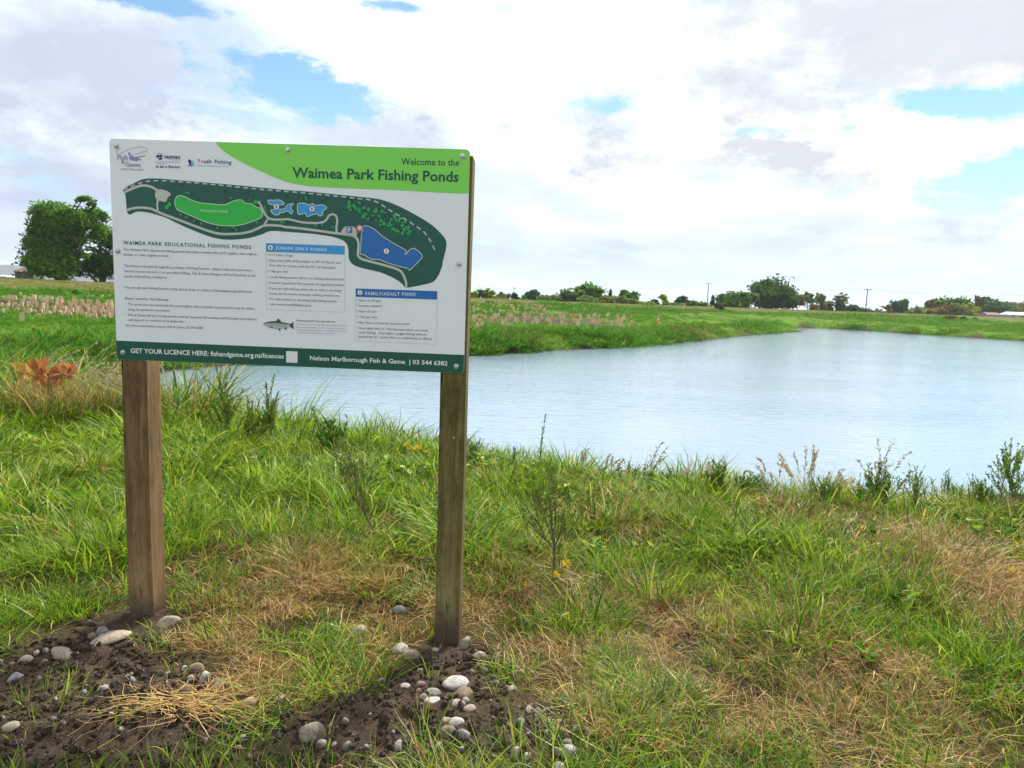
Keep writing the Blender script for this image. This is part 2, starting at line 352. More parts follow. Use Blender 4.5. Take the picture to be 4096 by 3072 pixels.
# water
M_WATER, N = mat('pond_water')
pos = N.node('ShaderNodeNewGeometry').outputs['Position']
wv = N.vmath('MULTIPLY', pos, (.55, 1.25, 1)); w1 = N.noise(wv, 3.2, 4, .6, .6); w2 = N.noise(wv, .5, 3, .5); w3 = N.noise(wv, 11, 2, .5)
wh = N.math('ADD', N.math('ADD', w1, N.math('MULTIPLY', w3, .22)), N.math('MULTIPLY', w2, .8))
wb = N.node('ShaderNodeBump'); N.put(wb.inputs['Height'], wh); N.put(wb.inputs['Strength'], N.smooth(N.noise(N.vmath('MULTIPLY', pos, (.05, .14, 1)), 1.0, 4, .6), .35, .65, .26, .44)); wb.inputs['Distance'].default_value = .06; wbump = wb.outputs[0]
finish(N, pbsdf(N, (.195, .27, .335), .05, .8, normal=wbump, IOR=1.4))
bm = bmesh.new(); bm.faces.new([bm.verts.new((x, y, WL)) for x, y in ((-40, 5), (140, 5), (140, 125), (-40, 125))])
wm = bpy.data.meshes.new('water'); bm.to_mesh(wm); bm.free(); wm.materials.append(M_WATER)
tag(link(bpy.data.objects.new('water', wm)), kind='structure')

# far hills
M_HILL = plain('far_hill_forest', (.05, .075, .06), .9, .1, var=.2, scale=.02)
hx = np.linspace(-4600, -900, 90); hv = []; 
for k, x in enumerate(hx):
    h = 20 + 150*fbm(np.array([x*.0013]), np.array([.3]), 71, 4)[0] - 60*sstep(-3100, -1900, x)
    hv += [(x, 4000 - .05*x, -5), (x, 4000 - .05*x, h), (x, 4500 - .05*x, -5)]
hf = []
for k in range(len(hx)-1): hf += [(3*k, 3*k+3, 3*k+4, 3*k+1), (3*k+1, 3*k+4, 3*k+5, 3*k+2)]
tag(link(bpy.data.objects.new('hills', np_mesh('hills', hv, np.array(hf), M_HILL, True))), kind='structure')

# ------------------------------------------------------------------ the information sign
SX, SY, SZ, SYAW, PW, PH = -.892, 2.678, 1.511, math.radians(-1.78), 1.4, .857
PIX = np.array([[440.6, 559.6], [1879.3, 601], [1854.3, 1493.7], [461, 1441.9]])   # the panel's corners in the photograph
def homography(src, dst):
    A = []; b = []
    for (x, y), (X, Y) in zip(src, dst):
        A += [[x, y, 1, 0, 0, 0, -X*x, -X*y], [0, 0, 0, x, y, 1, -Y*x, -Y*y]]; b += [X, Y]
    return np.append(np.linalg.solve(np.array(A), np.array(b)), 1).reshape(3, 3)
HM = homography(PIX, [(-PW/2, PH/2), (PW/2, PH/2), (PW/2, -PH/2), (-PW/2, -PH/2)])
CROP = {1: (420, 540, 2.9105), 2: (1140, 560, 2.9105), 3: (430, 940, 2.963), 4: (1040, 940, 5.184), 5: (1380, 960, 3.606), 6: (1000, 1200, 5.027), 8: (400, 1400, 1.418)}
def P(k, x, y):
    o = CROP[k]; q = HM @ np.array([o[0] + x/o[2], o[1] + y/o[2], 1]); return (q[0]/q[2], q[1]/q[2])
def sz(k, d): return d/CROP[k][2]*PW/1416.0

M_PANEL = plain('white_sign_panel', (.85, .87, .89), .35, .5, var=.012, scale=3)
def ink(name, col): return plain(name, col, .38, .45, var=.015, scale=5)
I_HEAD = ink('bright_green_print', (.24, .72, .09)); I_DARK = ink('dark_green_print', (.012, .095, .062)); I_LAND = ink('map_green_print', (.014, .10, .075))
I_WHITE = ink('white_print', (.8, .82, .82)); I_PATH = ink('map_path_print', (.56, .56, .50)); I_LINE = ink('pale_outline_print', (.72, .78, .55))
I_WET = ink('wetland_green_print', (.03, .50, .06)); I_P1 = ink('light_blue_print', (.05, .33, .72)); I_P2 = ink('mid_blue_print', (.022, .15, .48))
I_BODY = ink('body_text_print', (.13, .115, .19)); I_NAVY = ink('navy_print', (.03, .025, .15)); I_RED = ink('red_print', (.65, .05, .04)); I_ORANGE = ink('orange_print', (.8, .3, .1))
I_T1 = ink('map_tree_light_print', (.02, .42, .07)); I_T2 = ink('map_tree_mid_print', (.012, .16, .06)); I_T3 = ink('map_tree_dark_print', (.012, .05, .05)); I_SKY = ink('pale_cyan_print', (.2, .5, .65)); I_GREYL = ink('hairline_print', (.42, .42, .5))
I_LAV = ink('lavender_print', (.30, .29, .48))

sign = empty('information_sign', (SX, SY, 0), SYAW)
tag(sign, 'large white and green fishing pond information board on two wooden posts', 'sign')
# posts: 100 mm square, front faces against the back of the panel
def wood(name, a, b, c, stain):
    m, N = mat(name); o = N.node('ShaderNodeTexCoord').outputs['Object']; sp_ = N.node('ShaderNodeSeparateXYZ'); N.put(sp_.inputs[0], o)
    kn = N.noise(N.vmath('MULTIPLY', o, (9, 9, 3.2)), 1.0, 2, .4)
    warp = N.vmath('ADD', o, N.comb(N.math('MULTIPLY', kn, .05), N.math('MULTIPLY', kn, .05), N.math('MULTIPLY', kn, .1)))
    g = N.noise(N.vmath('MULTIPLY', warp, (34, 34, 1.1)), 1.0, 7, .6, .6); g2 = N.noise(N.vmath('MULTIPLY', warp, (190, 190, 5)), 1, 5, .65)
    bl = N.noise(N.vmath('MULTIPLY', o, (7, 7, 2.6)), 1.0, 6, .68); sp2 = N.noise(o, 55, 4, .7)
    col = N.ramp(N.math('ADD', N.math('MULTIPLY', g, .6), N.math('MULTIPLY', g2, .4)), [(.32, a), (.5, b), (.66, c)])
    col = N.mix(N.smooth(bl, .47, .68, 0, .75), col, stain)
    col = N.mix(N.smooth(bl, .46, .30, 0, .45), col, tuple(x*1.35 + .02 for x in c))
    crack = N.smooth(N.noise(N.vmath('MULTIPLY', warp, (75, 75, .7)), 1.0, 3, .5), .665, .70)
    col = N.mix(N.math('MULTIPLY', crack, .85), col, (.012, .009, .006))
    col = N.mix(N.smooth(sp2, .60, .70, 0, .5), col, tuple(x*.5 for x in b))
    mud = N.smooth(N.math('ADD', sp_.outputs[2], N.math('MULTIPLY', N.noise(o, 22, 5, .65), -.22)), .36, .24, 0, .85)
    col = N.mix(mud, col, (.085, .062, .043))
    hh = N.math('SUBTRACT', N.math('ADD', g2, N.math('MULTIPLY', g, .5)), crack)
    finish(N, pbsdf(N, col, .85, .18, normal=bump(N, hh, .6, .004))); return m
M_POSTL = wood('brown_treated_wood', (.10, .058, .025), (.20, .125, .058), (.29, .19, .098), (.075, .046, .024))
M_POSTR = wood('olive_treated_wood', (.08, .062, .022), (.165, .13, .046), (.25, .20, .083), (.05, .044, .018))
M_BOLT = plain('galvanised_steel', (.55, .56, .57), .35, .5, .85)
def post(cx, ztop, m, w, lean=0):
    bm = bmesh.new(); bmesh.ops.create_cube(bm, size=1); zb = -.35
    for v in bm.verts: v.co = Vector((v.co.x*w, v.co.y*w, 0 if v.co.z < 0 else ztop-zb))
    long = list(bm.edges)
    bmesh.ops.bevel(bm, geom=long, offset=.004, segments=2, affect='EDGES', profile=.6)
    es = [e for e in bm.edges if e.calc_length() > 1]; bmesh.ops.subdivide_edges(bm, edges=es, cuts=8, use_grid_fill=True)
    for v in bm.verts:
        v.co.x += .0016*math.sin(v.co.z*4.1 + cx*7); v.co.y += .0012*math.sin(v.co.z*5.3)
    me = bpy.data.meshes.new('post'); bm.to_mesh(me); bm.free(); me.materials.append(m)
    o = bpy.data.objects.new('post', me); o.location = (cx, w/2 + .004, zb); o.rotation_euler = (0, lean, 0); return link(o, sign)
q = P(3, 100, 1480); POSTW = .103
pl_ = post(-PW/2 + .012 + POSTW/2, SZ + PH/2 - .012, M_POSTL, POSTW); tag(pl_, 'reddish brown weathered left post')
pr_ = post(PW/2 - .006 - POSTW/2 + .016, SZ + PH/2 - .022, M_POSTR, POSTW); tag(pr_, 'olive brown right post with dark stain')
# panel with rounded corners, 4 mm sheet
def rounded(hw, hh, r, n=6):
    out = []
    for cx, cy, a0 in ((hw-r, hh-r, 0), (-hw+r, hh-r, 90), (-hw+r, -hh+r, 180), (hw-r, -hh+r, 270)):
        out += [(cx + r*math.cos(math.radians(a0+90*k/n)), cy + r*math.sin(math.radians(a0+90*k/n))) for k in range(n+1)]
    return out
outl = rounded(PW/2, PH/2, .016); n = len(outl)
pv = [(x, 0, z) for x, z in outl] + [(x, .004, z) for x, z in outl]
pf = [tuple(range(n))[::-1], tuple(range(n, 2*n))] + [(k, (k+1) % n, n+(k+1) % n, n+k) for k in range(n)]
pm = bpy.data.meshes.new('panel'); pm.from_pydata(pv, [], pf); pm.materials.append(M_PANEL); pm.update()
bm = bmesh.new(); bm.from_mesh(pm); bmesh.ops.recalc_face_normals(bm, faces=bm.faces); bm.to_mesh(pm); bm.free()
panel = bpy.data.objects.new('panel', pm); panel.location = (0, 0, SZ); link(panel, sign)

def catmull(pts, closed=True, k=5):
    n = len(pts); out = []
    for i in range(n if closed else n-1):
        g = (lambda q: pts[q % n]) if closed else (lambda q: pts[min(max(q, 0), n-1)])
        p0, p1, p2, p3 = (np.array(g(i+q)) for q in (-1, 0, 1, 2))
        for s in range(k):
            t = s/k; out.append(tuple(.5*(2*p1 + (p2-p0)*t + (2*p0-5*p1+4*p2-p3)*t*t + (3*p1-p0-3*p2+p3)*t**3)))
    if not closed: out.append(tuple(pts[-1]))
    return out
class Print:
    """flat print on the panel, built as thin raised ink in panel coordinates"""
    def __init__(s): s.V = []; s.F = []
    def poly(s, pts, lift):
        ar = sum(pts[i][0]*pts[(i+1) % len(pts)][1] - pts[(i+1) % len(pts)][0]*pts[i][1] for i in range(len(pts)))
        if ar < 0: pts = pts[::-1]
        o = len(s.V); s.V += [(x, -lift, y) for x, y in pts]; s.F.append(tuple(range(o, o+len(pts))))
    def strip(s, pts, w, lift, closed=False):
        n = len(pts); L = []; R_ = []
        for i in range(n):
            a = np.array(pts[(i-1) % n] if closed else pts[max(i-1, 0)]); b = np.array(pts[(i+1) % n] if closed else pts[min(i+1, n-1)])
            t = b-a; t = t/(np.linalg.norm(t)+1e-9); nn = np.array([-t[1], t[0]])*w/2; p = np.array(pts[i]); L.append(p+nn); R_.append(p-nn)
        for i in range(n if closed else n-1):
            j = (i+1) % n; o = len(s.V); s.V += [(q[0], -lift, q[1]) for q in (L[i], R_[i], R_[j], L[j])]; s.F.append((o, o+1, o+2, o+3))
    def disc(s, c, r, lift, n=20): s.poly([(c[0]+r*math.cos(6.2832*k/n), c[1]+r*math.sin(6.2832*k/n)) for k in range(n)], lift)
    def build(s, name, m):
        me = bpy.data.meshes.new(name); me.from_pydata(s.V, [], s.F); me.materials.append(m); me.update()
        o = link(bpy.data.objects.new(name, me), panel)
        return tag(o, kind='stuff') if len(s.F) > 1 and not name.startswith(('map_path', 'box')) else o
L1, L2, L3, L4, L5 = .0006, .0011, .0016, .0021, .0026
# header wave and footer band
top = PH/2 - .0005; rt = PW/2 - .0005
wave = catmull([P(1, 1297, 95), P(1, 1330, 140), P(1, 1400, 205), P(1, 1500, 275), P(1, 1700, 375), P(1, 1950, 490), P(2, 0, 488), P(2, 120, 520), P(2, 300, 545), P(2, 500, 560), P(2, 900, 575), P(2, 1300, 590), P(2, 1700, 612), P(2, 2000, 625), P(2, 2128, 622)], False, 4)
wave = [(x, y) for x, y in wave]; wave[0] = (wave[0][0], top); wave[-1] = (rt, wave[-1][1])
h = Print(); h.poly(wave + [(PW/2-.016+.0155*math.cos(a), PH/2-.016+.0155*math.sin(a)) for a in np.linspace(0, math.pi/2, 6)], L1); h.build('header_band', I_HEAD)
yb = .5*(P(3, 82, 1262)[1] + P(5, 1715, 1657)[1])
f = Print(); r0 = .0155
f.poly([(-rt, P(3, 82, 1262)[1]), *[(-PW/2+.016+r0*math.cos(a), -PH/2+.016+r0*math.sin(a)) for a in np.linspace(math.pi, 1.5*math.pi, 6)], *[(PW/2-.016+r0*math.cos(a), -PH/2+.016+r0*math.sin(a)) for a in np.linspace(1.5*math.pi, 2*math.pi, 6)], (rt, P(5, 1715, 1657)[1])], L1)
f.build('footer_band', I_DARK)
# map
land = [P(1, x, y) for x, y in ((215, 655), (260, 612), (330, 580), (420, 535), (500, 519), (600, 517), (720, 525), (900, 540), (1500, 590))] + \
       [P(2, x, y) for x, y in ((0, 588), (300, 610), (700, 650), (1000, 680), (1120, 700), (1240, 738), (1400, 810), (1600, 920), (1720, 1000), (1820, 1095), (1870, 1165), (1878, 1230), (1860, 1320), (1830, 1440))] + \
       [P(5, x, y) for x, y in ((1410, 340), (1360, 480), (1300, 575), (1240, 615), (1100, 650), (940, 682), (865, 682), (830, 640), (760, 585), (640, 520), (480, 460), (280, 415), (150, 375), (80, 320), (52, 250), (48, 130), (0, 30))] + \
       [P(2, x, y) for x, y in ((600, 1142), (450, 1112), (250, 1090), (0, 1072))] + \
       [P(1, x, y) for x, y in ((2000, 1122), (1920, 1125), (1880, 1138), (1820, 1165), (1700, 1200), (1560, 1220), (1430, 1225), (1300, 1210), (1150, 1165), (1000, 1105), (850, 1040), (720, 975), (600, 935), (500, 910), (400, 900), (340, 912), (300, 935), (272, 925), (256, 890), (250, 800), (240, 700))]
m_ = Print(); m_.poly(catmull(land, True, 3), L1); m_.build('map_land', I_LAND)
pa = Print(); pw = sz(1, 27)
def path(k, pts, w=pw): pa.strip(catmull([P(k, *p) for p in pts], False, 4), w, L2)
path(1, [(228, 680), (330, 633), (430, 600), (500, 604), (560, 620), (622, 662)]); path(1, [(620, 760), (613, 830), (622, 905)], sz(1, 22))
pa.poly(catmull([P(1, x, y) for x, y in ((600, 665), (625, 645), (700, 650), (768, 688), (765, 715), (735, 742), (712, 788), (630, 772), (597, 742), (590, 700))], True, 3), L3)
pa.strip(catmull([P(1, x, y) for x, y in ((258, 885), (340, 862), (430, 855), (540, 867), (622, 905), (760, 960), (950, 1030), (1150, 1105), (1300, 1150), (1400, 1160), (1560, 1155), (1680, 1135), (1780, 1095), (1850, 1062), (1930, 1055), (2060, 1065))] +
                 [P(2, x, y) for x, y in ((0, 1017), (117, 1028), (350, 1056), (560, 1085), (660, 1096), (770, 1112), (825, 1135), (852, 1180), (858, 1240), (850, 1310), (852, 1350), (890, 1385), (960, 1407), (1150, 1457), (1280, 1495), (1350, 1532), (1385, 1590), (1408, 1660))] + [P(5, 880, 680)], False, 3), pw, L2)
pa.strip(catmull([P(1, x, y) for x, y in ((1795, 780), (1840, 870), (1870, 930), (1905, 970), (1960, 990), (2050, 990), (2130, 986))] + [P(2, x, y) for x, y in ((90, 938), (200, 963), (330, 972), (440, 963), (487, 930), (515, 888), (560, 870), (597, 890), (612, 950), (602, 1010), (603, 1080))], False, 4), sz(1, 23), L3)
path(1, [(1905, 978), (1850, 1062)], sz(1, 22))
pa.poly(catmull([P(2, x, y) for x, y in ((662, 1092), (680, 1032), (710, 1012), (790, 1012), (825, 1035), (838, 1075), (832, 1120), (780, 1112))], True, 3), L4); pa.build('map_path', I_PATH)
d1 = [P(1, x, y) for x, y in ((248, 635), (330, 602), (418, 570), (510, 550), (602, 543), (697, 544), (792, 549), (887, 554), (982, 562), (1076, 568), (1170, 577), (1265, 585), (1360, 594), (1454, 604), (1549, 614), (1644, 624), (1739, 633), (1834, 642), (1929, 650), (2024, 657))] + \
     [P(2, x, y) for x, y in ((23, 607), (118, 614), (214, 622), (309, 631), (403, 640), (498, 649), (593, 659), (688, 668), (783, 679), (878, 690), (973, 700), (1065, 725), (1148, 772), (1228, 825), (1310, 875), (1393, 923), (1476, 974), (1556, 1027), (1630, 1088), (1687, 1167), (1730, 1254))]
da = Print()
for k in range(len(d1)):
    a = np.array(d1[max(k-1, 0)]); b = np.array(d1[min(k+1, len(d1)-1)]); t = (b-a)/np.linalg.norm(b-a)*sz(1, 27)
    da.strip([np.array(d1[k])-t, np.array(d1[k])+t], sz(1, 15), L2)
da.build('map_dash', I_PATH)
wet = [(818, 790), (840, 732), (870, 715), (930, 725), (1000, 760), (1100, 795), (1250, 812), (1390, 820), (1450, 800), (1520, 770), (1595, 765), (1640, 803), (1710, 808), (1770, 850), (1810, 857), (1835, 900), (1838, 950), (1800, 980), (1700, 1020), (1580, 1055), (1450, 1065), (1300, 1053), (1150, 1010), (1000, 945), (920, 910), (860, 885), (830, 850)]
pnd = [(1, [(1905, 768), (1960, 768), (2040, 765), (2092, 800), (2070, 820), (1930, 818)]), (1, [(1935, 880), (2040, 870), (2090, 865), (2140, 815), (2200, 808), (2165, 850), (2195, 900), (2170, 925), (2130, 890), (2065, 915), (2040, 895), (2035, 930), (1975, 935)]),
       (2, [(150, 770), (165, 745), (240, 745), (285, 765), (325, 745), (360, 770), (430, 760), (490, 788), (480, 810), (447, 828), (440, 880), (400, 890), (380, 868), (310, 880), (265, 900), (235, 860), (170, 875), (150, 840)])]
big = [(912, 1012), (960, 1005), (1040, 1040), (1120, 1110), (1200, 1165), (1300, 1225), (1400, 1280), (1415, 1300), (1395, 1330), (1418, 1328), (1440, 1290), (1490, 1262), (1540, 1285), (1590, 1330), (1597, 1365), (1580, 1390), (1530, 1440), (1470, 1500), (1445, 1515), (1425, 1490), (1395, 1488), (1250, 1450), (1180, 1425), (1090, 1392), (1010, 1390), (920, 1340), (875, 1325), (885, 1230), (890, 1100), (905, 1060)]
lp = Print()
for k, pts, I, nm in [(1, wet, I_WET, 'map_wetland')] + [(k, p, I_P1, 'map_pond') for k, p in pnd] + [(2, big, I_P2, 'map_pond')]:
    q = catmull([P(k, *p) for p in pts], True, 3); a = Print(); a.poly(q, L2); a.build(nm, I); lp.strip(q, sz(1, 7), L3, True)
lp.build('map_outline', I_LINE)
r_ = random.Random(3); td = {0: Print(), 1: Print(), 2: Print()}
for x, y, r, c in ((755, 818, 25, 0), (727, 850, 25, 0), (1762, 787, 25, 0), (1697, 755, 24, 1), (952, 683, 13, 0), (982, 688, 13, 0), (1014, 704, 12, 2), (1478, 741, 13, 0), (1450, 746, 13, 1), (1418, 750, 16, 2), (910, 595, 19, 2), (1232, 607, 16, 1), (1405, 666, 20, 2), (1708, 682, 15, 1), (1684, 676, 13, 2), (2132, 712, 17, 2), (888, 937, 14, 0), (912, 947, 16, 2), (950, 968, 14, 0), (985, 985, 14, 1), (1008, 980, 15, 2), (1040, 1006, 13, 0), (1074, 1020, 16, 2), (1125, 1037, 14, 0), (1275, 1078, 17, 2), (1315, 1090, 15, 0), (1338, 1090, 17, 2), (1502, 1083, 13, 0), (1488, 1105, 15, 2), (1535, 1112, 14, 0), (1552, 1100, 17, 2), (1772, 1022, 13, 0), (1792, 1026, 13, 1), (1867, 852, 13, 0), (1878, 882, 9, 0), (1891, 911, 8, 0), (2060, 1022, 14, 0), (2095, 1020, 12, 0), (2118, 1022, 16, 2)):
    td[c].disc(P(1, x, y), sz(1, r), L4, 10)
for x, y, r, c in ((247, 680, 14, 0), (270, 678, 16, 2), (255, 700, 12, 0), (228, 690, 14, 2), (486, 690, 17, 2), (128, 660, 10, 1), (550, 763, 11, 1), (362, 1000, 12, 0), (407, 1006, 18, 2), (434, 998, 12, 0), (562, 980, 18, 2), (572, 968, 10, 0), (557, 1017, 13, 0), (563, 925, 11, 1)):
    td[c].disc(P(2, x, y), sz(2, r), L4, 10)
for k in range(150):
    t = r_.random(); w = r_.uniform(-1, 1); x = 720 + t*730 + w*20; y = 760 + t*300 + w*(75 + 40*math.sin(t*3)) - 20; c = r_.choice((0, 0, 1, 2, 2, 0))
    td[c].disc(P(2, x, y), sz(2, r_.uniform(9, 20)), L3 + .0001*(k % 5), 9)
for c, I in ((0, I_T1), (1, I_T2), (2, I_T3)): td[c].build('map_tree_dots', I)
# numbered discs, parking square, pin
nd = Print(); ni = Print()
for k, x, y, r in ((1, 2002, 842, 37), (2, 320, 808, 37), (2, 1182, 1297, 37), (4, 222, 271, 66), (5, 215, 760, 43)):
    c = P(k, x, y); nd.disc(c, sz(k, r), L4, 24); ni.disc(c, sz(k, r*.84), L5, 24)
nd.build('number_ring', I_NAVY); ni.build('number_disc', I_WHITE)
pk = Print(); c = P(2, 752, 1053); a = sz(2, 33); pk.poly([(c[0]+x, c[1]+y) for x, y in rounded(a, a*1.03, a*.25)], L5); pk.build('parking_square', I_P2)
pin = Print(); c = P(2, 873, 1030); pin.disc(c, sz(2, 37), L5); pin.poly([P(2, 838, 1104), P(2, 893, 1060), P(2, 840, 1030)], L5+.0002); pin.build('map_pin', I_RED)
pn = Print(); pn.disc(c, sz(2, 27), L5+.0005); pn.build('map_pin_face', I_WHITE)
# boxes
for k, hd, bot, I in ((4, [(125, 177), (1760, 232), (1755, 408), (128, 352)], [(125, 1550), (1748, 1605)], I_P1), (5, [(152, 700), (1330, 737), (1327, 857), (152, 820)], [(143, 1465), (1313, 1503)], I_P2)):
    a = Print(); q = [P(k, *p) for p in hd]; a.poly(q, L2); a.build('box_heading_band', I)
    b = Print(); e = [P(k, *p) for p in bot]; b.strip([q[3], e[0], e[1], q[2]], .0012, L1); b.build('box_outline', I_GREYL)
qs = Print(); c = P(6, 829, 1155); a = sz(6, 116); qs.poly([(c[0]-a, c[1]-a), (c[0]+a, c[1]-a), (c[0]+a, c[1]+a), (c[0]-a, c[1]+a)], L2); qs.build('blank_code_square', I_WHITE)

# lettering
TXT = {}
def text(group, I, k, s, x0, y0, x1, y1, cap, bold=0, sp=1.0, k2=None, lift=L3):
    """one line from its left baseline point to its right one; cap: capital height in crop pixels"""
    cu = bpy.data.curves.new('t', 'FONT'); cu.body = s; cu.resolution_u = 2; cu.offset = bold; cu.space_character = sp; cu.size = 1
    ob = bpy.data.objects.new('t', cu); COL.objects.link(ob)
    dg = bpy.context.evaluated_depsgraph_get(); me = bpy.data.meshes.new_from_object(ob.evaluated_get(dg))
    nv = len(me.vertices); co = np.empty(nv*3); me.vertices.foreach_get('co', co); co = co.reshape(-1, 3)
    fc = [tuple(p.vertices) for p in me.polygons]
    bpy.data.objects.remove(ob); bpy.data.curves.remove(cu); bpy.data.meshes.remove(me)
    a = np.array(P(k, x0, y0)); b = np.array(P(k2 or k, x1, y1)); x = co[:, 0]; w = x.max()-x.min()
    d = b-a; L = np.linalg.norm(d); d = d/L; nn = np.array([-d[1], d[0]])
    sx = (x-x.min())/w*L; sy = co[:, 1]*(sz(k, cap)/.70)
    g = TXT.setdefault((group, I.name), ([], [], I)); o = len(g[0])
    g[0].extend([(a[0]+d[0]*p+nn[0]*q, -lift, a[1]+d[1]*p+nn[1]*q) for p, q in zip(sx, sy)]); g[1].extend([tuple(i+o for i in f_) for f_ in fc])
text('title_lettering', I_DARK, 2, 'Welcome to the', 1355, 295, 2025, 308, 72, .012)
text('title_lettering', I_DARK, 2, 'Waimea Park Fishing Ponds', 92, 443, 2020, 492, 112, .022)
text('heading_lettering', I_DARK, 1, 'WAIMEA PARK EDUCATIONAL FISHING PONDS', 212, 1282, 1703, 1332, 42, .014, 1.25)
for s, x0, y0, x1, y1 in (('The Waimea Park educational fishing ponds have been created with junior anglers, new anglers,', 188, 192, 1770, 245), ('families or older anglers in mind.', 188, 252, 725, 268),
      ('This fishery is funded through the purchase of fishing licences\u2014please make sure you have a', 192, 385, 1718, 437), ('current licence and carry it on you while fishing.  Fish & Game Rangers will be frequently at the', 192, 447, 1757, 499),
      ('ponds undertaking compliance.', 193, 508, 706, 522), ('You can get your fishing licence at any sports shop, or online at fishandgame.org.nz/licences', 196, 640, 1708, 690), ('Please remember the following:', 200, 772, 720, 787),
      ('The ponds are not exclusively for trout anglers, this is a public area and there may be others', 232, 840, 1740, 890), ('using the ponds for recreation.', 233, 903, 733, 917),
      ('Fish & Game will try to keep ponds stocked, however fish numbers will fluctuate and releases', 234, 968, 1762, 1016), ('will depend on numbers of available fish.', 235, 1027, 902, 1047), ('For more information contact Fish & Game: 03 544 6382', 205, 1093, 1125, 1122)):
    text('notice_lettering', I_BODY, 3, s, x0, y0, x1, y1, 29, 0)
text('footer_lettering', I_WHITE, 3, 'GET YOUR LICENCE HERE: fishandgame.org.nz/licences', 258, 1408, 2082, 1470, 56, .02)
text('footer_lettering', I_WHITE, 6, 'Nelson Marlborough Fish & Game  | 03 544 6382', 1195, 1215, 1970, 88, 88, .02, 1.0, 8)
text('box_heading_lettering', I_WHITE, 4, 'JUNIOR ONLY PONDS', 330, 305, 1380, 343, 58, .015, 1.25)
text('box_heading_lettering', I_WHITE, 5, 'FAMILY/ADULT POND', 292, 795, 1018, 808, 47, .015, 1.2)
for s, x0, y0, x1, y1 in (('5-17 years of age', 192, 440, 685, 452), ('Open from 20th of December to 30', 192, 555, 1215, 586), ('of March, and', 1275, 588, 1680, 602), ('from the 1st of June until the 30', 192, 655, 1122, 689), ('of September', 1185, 692, 1575, 705), ('1 fish per day', 195, 778, 580, 790),
      ('Youth fishing events will be run during closed periods', 195, 897, 1733, 945), ('Licence required to fish (outside of organised events)', 195, 1015, 1727, 1062), ('If you are spin fishing, please do so only in the large', 195, 1132, 1685, 1178), ('pond, and be aware of people walking around you.', 195, 1238, 1660, 1285),
      ('For information on upcoming kids fishing events,', 195, 1352, 1598, 1400), ('visit: www.youthfishing.org.nz', 193, 1460, 1060, 1487)):
    text('notice_lettering', I_BODY, 4, s, x0, y0, x1, y1, 48, 0)
text('notice_lettering', I_BODY, 4, 'th', 1220, 556, 1256, 557, 27); text('notice_lettering', I_BODY, 4, 'th', 1128, 660, 1164, 661, 27)
for s, x0, y0, x1, y1 in (('Open to all ages', 193, 885, 517, 893), ('Licence required', 193, 962, 525, 968), ('Open all year', 193, 1043, 456, 1048), ('1 fish per day', 193, 1124, 460, 1130), ('May close at times for special events', 190, 1205, 927, 1227), ('Once daily limit of 1 fish has been taken, you must', 190, 1287, 1197, 1318),
      ('cease fishing.  Any anglers caught fishing while in', 190, 1347, 1170, 1378), ('possession of 1 sports fish are committing an offence.', 188, 1408, 1262, 1440)):
    text('notice_lettering', I_BODY, 5, s, x0, y0, x1, y1, 34, 0)
text('notice_lettering', I_BODY, 6, 'Releasing your fish? Then keep them wet.', 928, 432, 1715, 458, 34, .014)
for s, y0, x1, y1 in (('Net them and leave them in the water, gently unhook and release.', 502, 1945, 535), ("Don't keep them out of the water for more than a few seconds,", 562, 1910, 592), ('and always keep fish off the ground.  If the hook is deep or the fish', 618, 1955, 645), ("is bleeding from the gills, it's best to keep the fish.", 672, 1700, 695)):
    text('notice_lettering', I_LAV, 6, s, 928, y0, x1, y1, 28)
bu = Print()
for k, pts in ((3, [(203, 830), (203, 950)]), (4, [(160, y) for y in (418, 528, 755, 873, 995, 1107, 1330)]), (5, [(168, y) for y in (870, 941, 1024, 1106, 1188, 1267)])):
    for x, y in pts: bu.disc(P(k, x, y), .0017, L3, 8)
bu.build('bullet_points', I_BODY)
text('map_lettering', I_LINE, 1, 'Wetland (no trout)', 1115, 900, 1428, 910, 28, .008)
for k, s, x0, y0, x1, cap, I in ((1, '1', 1994, 858, 2010, 32, I_NAVY), (2, '1', 312, 825, 328, 32, I_NAVY), (2, '2', 1172, 1313, 1192, 32, I_NAVY), (4, '1', 208, 298, 232, 52, I_NAVY), (5, '2', 204, 776, 226, 34, I_NAVY), (2, 'P', 736, 1078, 768, 48, I_WHITE)):
    text('number_lettering', I, k, s, x0, y0, x1, y0, cap, .02, lift=L5+.0006)
for s, y in (('YOU', 1020), ('ARE', 1036), ('HERE', 1050)): text('map_lettering', I_RED, 2, s, 860, y, 887, y, 9, lift=L5+.0009)
# logos
text('logo_lettering', I_LAV, 1, 'Fish', 158, 305, 278, 306, 58, .012); text('logo_lettering', I_LAV, 1, '&', 200, 345, 240, 347, 48, .01); text('logo_lettering', I_LAV, 1, 'Game', 245, 378, 425, 384, 50, .012)
text('logo_lettering', I_LAV, 1, 'NEW ZEALAND', 198, 420, 458, 426, 20, .006)
text('logo_lettering', I_NAVY, 1, 'tasman', 700, 284, 886, 290, 44, .016); text('logo_lettering', I_LAV, 1, 'district council', 750, 305, 886, 310, 13)
text('logo_lettering', I_LAV, 1, 'Te Kaunihera o', 600, 348, 735, 352, 13); text('logo_lettering', I_NAVY, 1, 'te tai o Aorere', 598, 392, 886, 398, 32, .014)
text('logo_lettering', I_NAVY, 1, 'Y', 1088, 335, 1120, 336, 42, .006); text('logo_lettering', I_ORANGE, 1, 'o', 1126, 336, 1158, 337, 42, .016); text('logo_lettering', I_NAVY, 1, 'uth', 1162, 338, 1250, 342, 42, .006); text('logo_lettering', I_NAVY, 1, 'Fishing', 1287, 342, 1482, 350, 42, .006)
text('logo_lettering', I_SKY, 1, 'Sport Fishing For Youth Trust', 1092, 374, 1450, 386, 18)
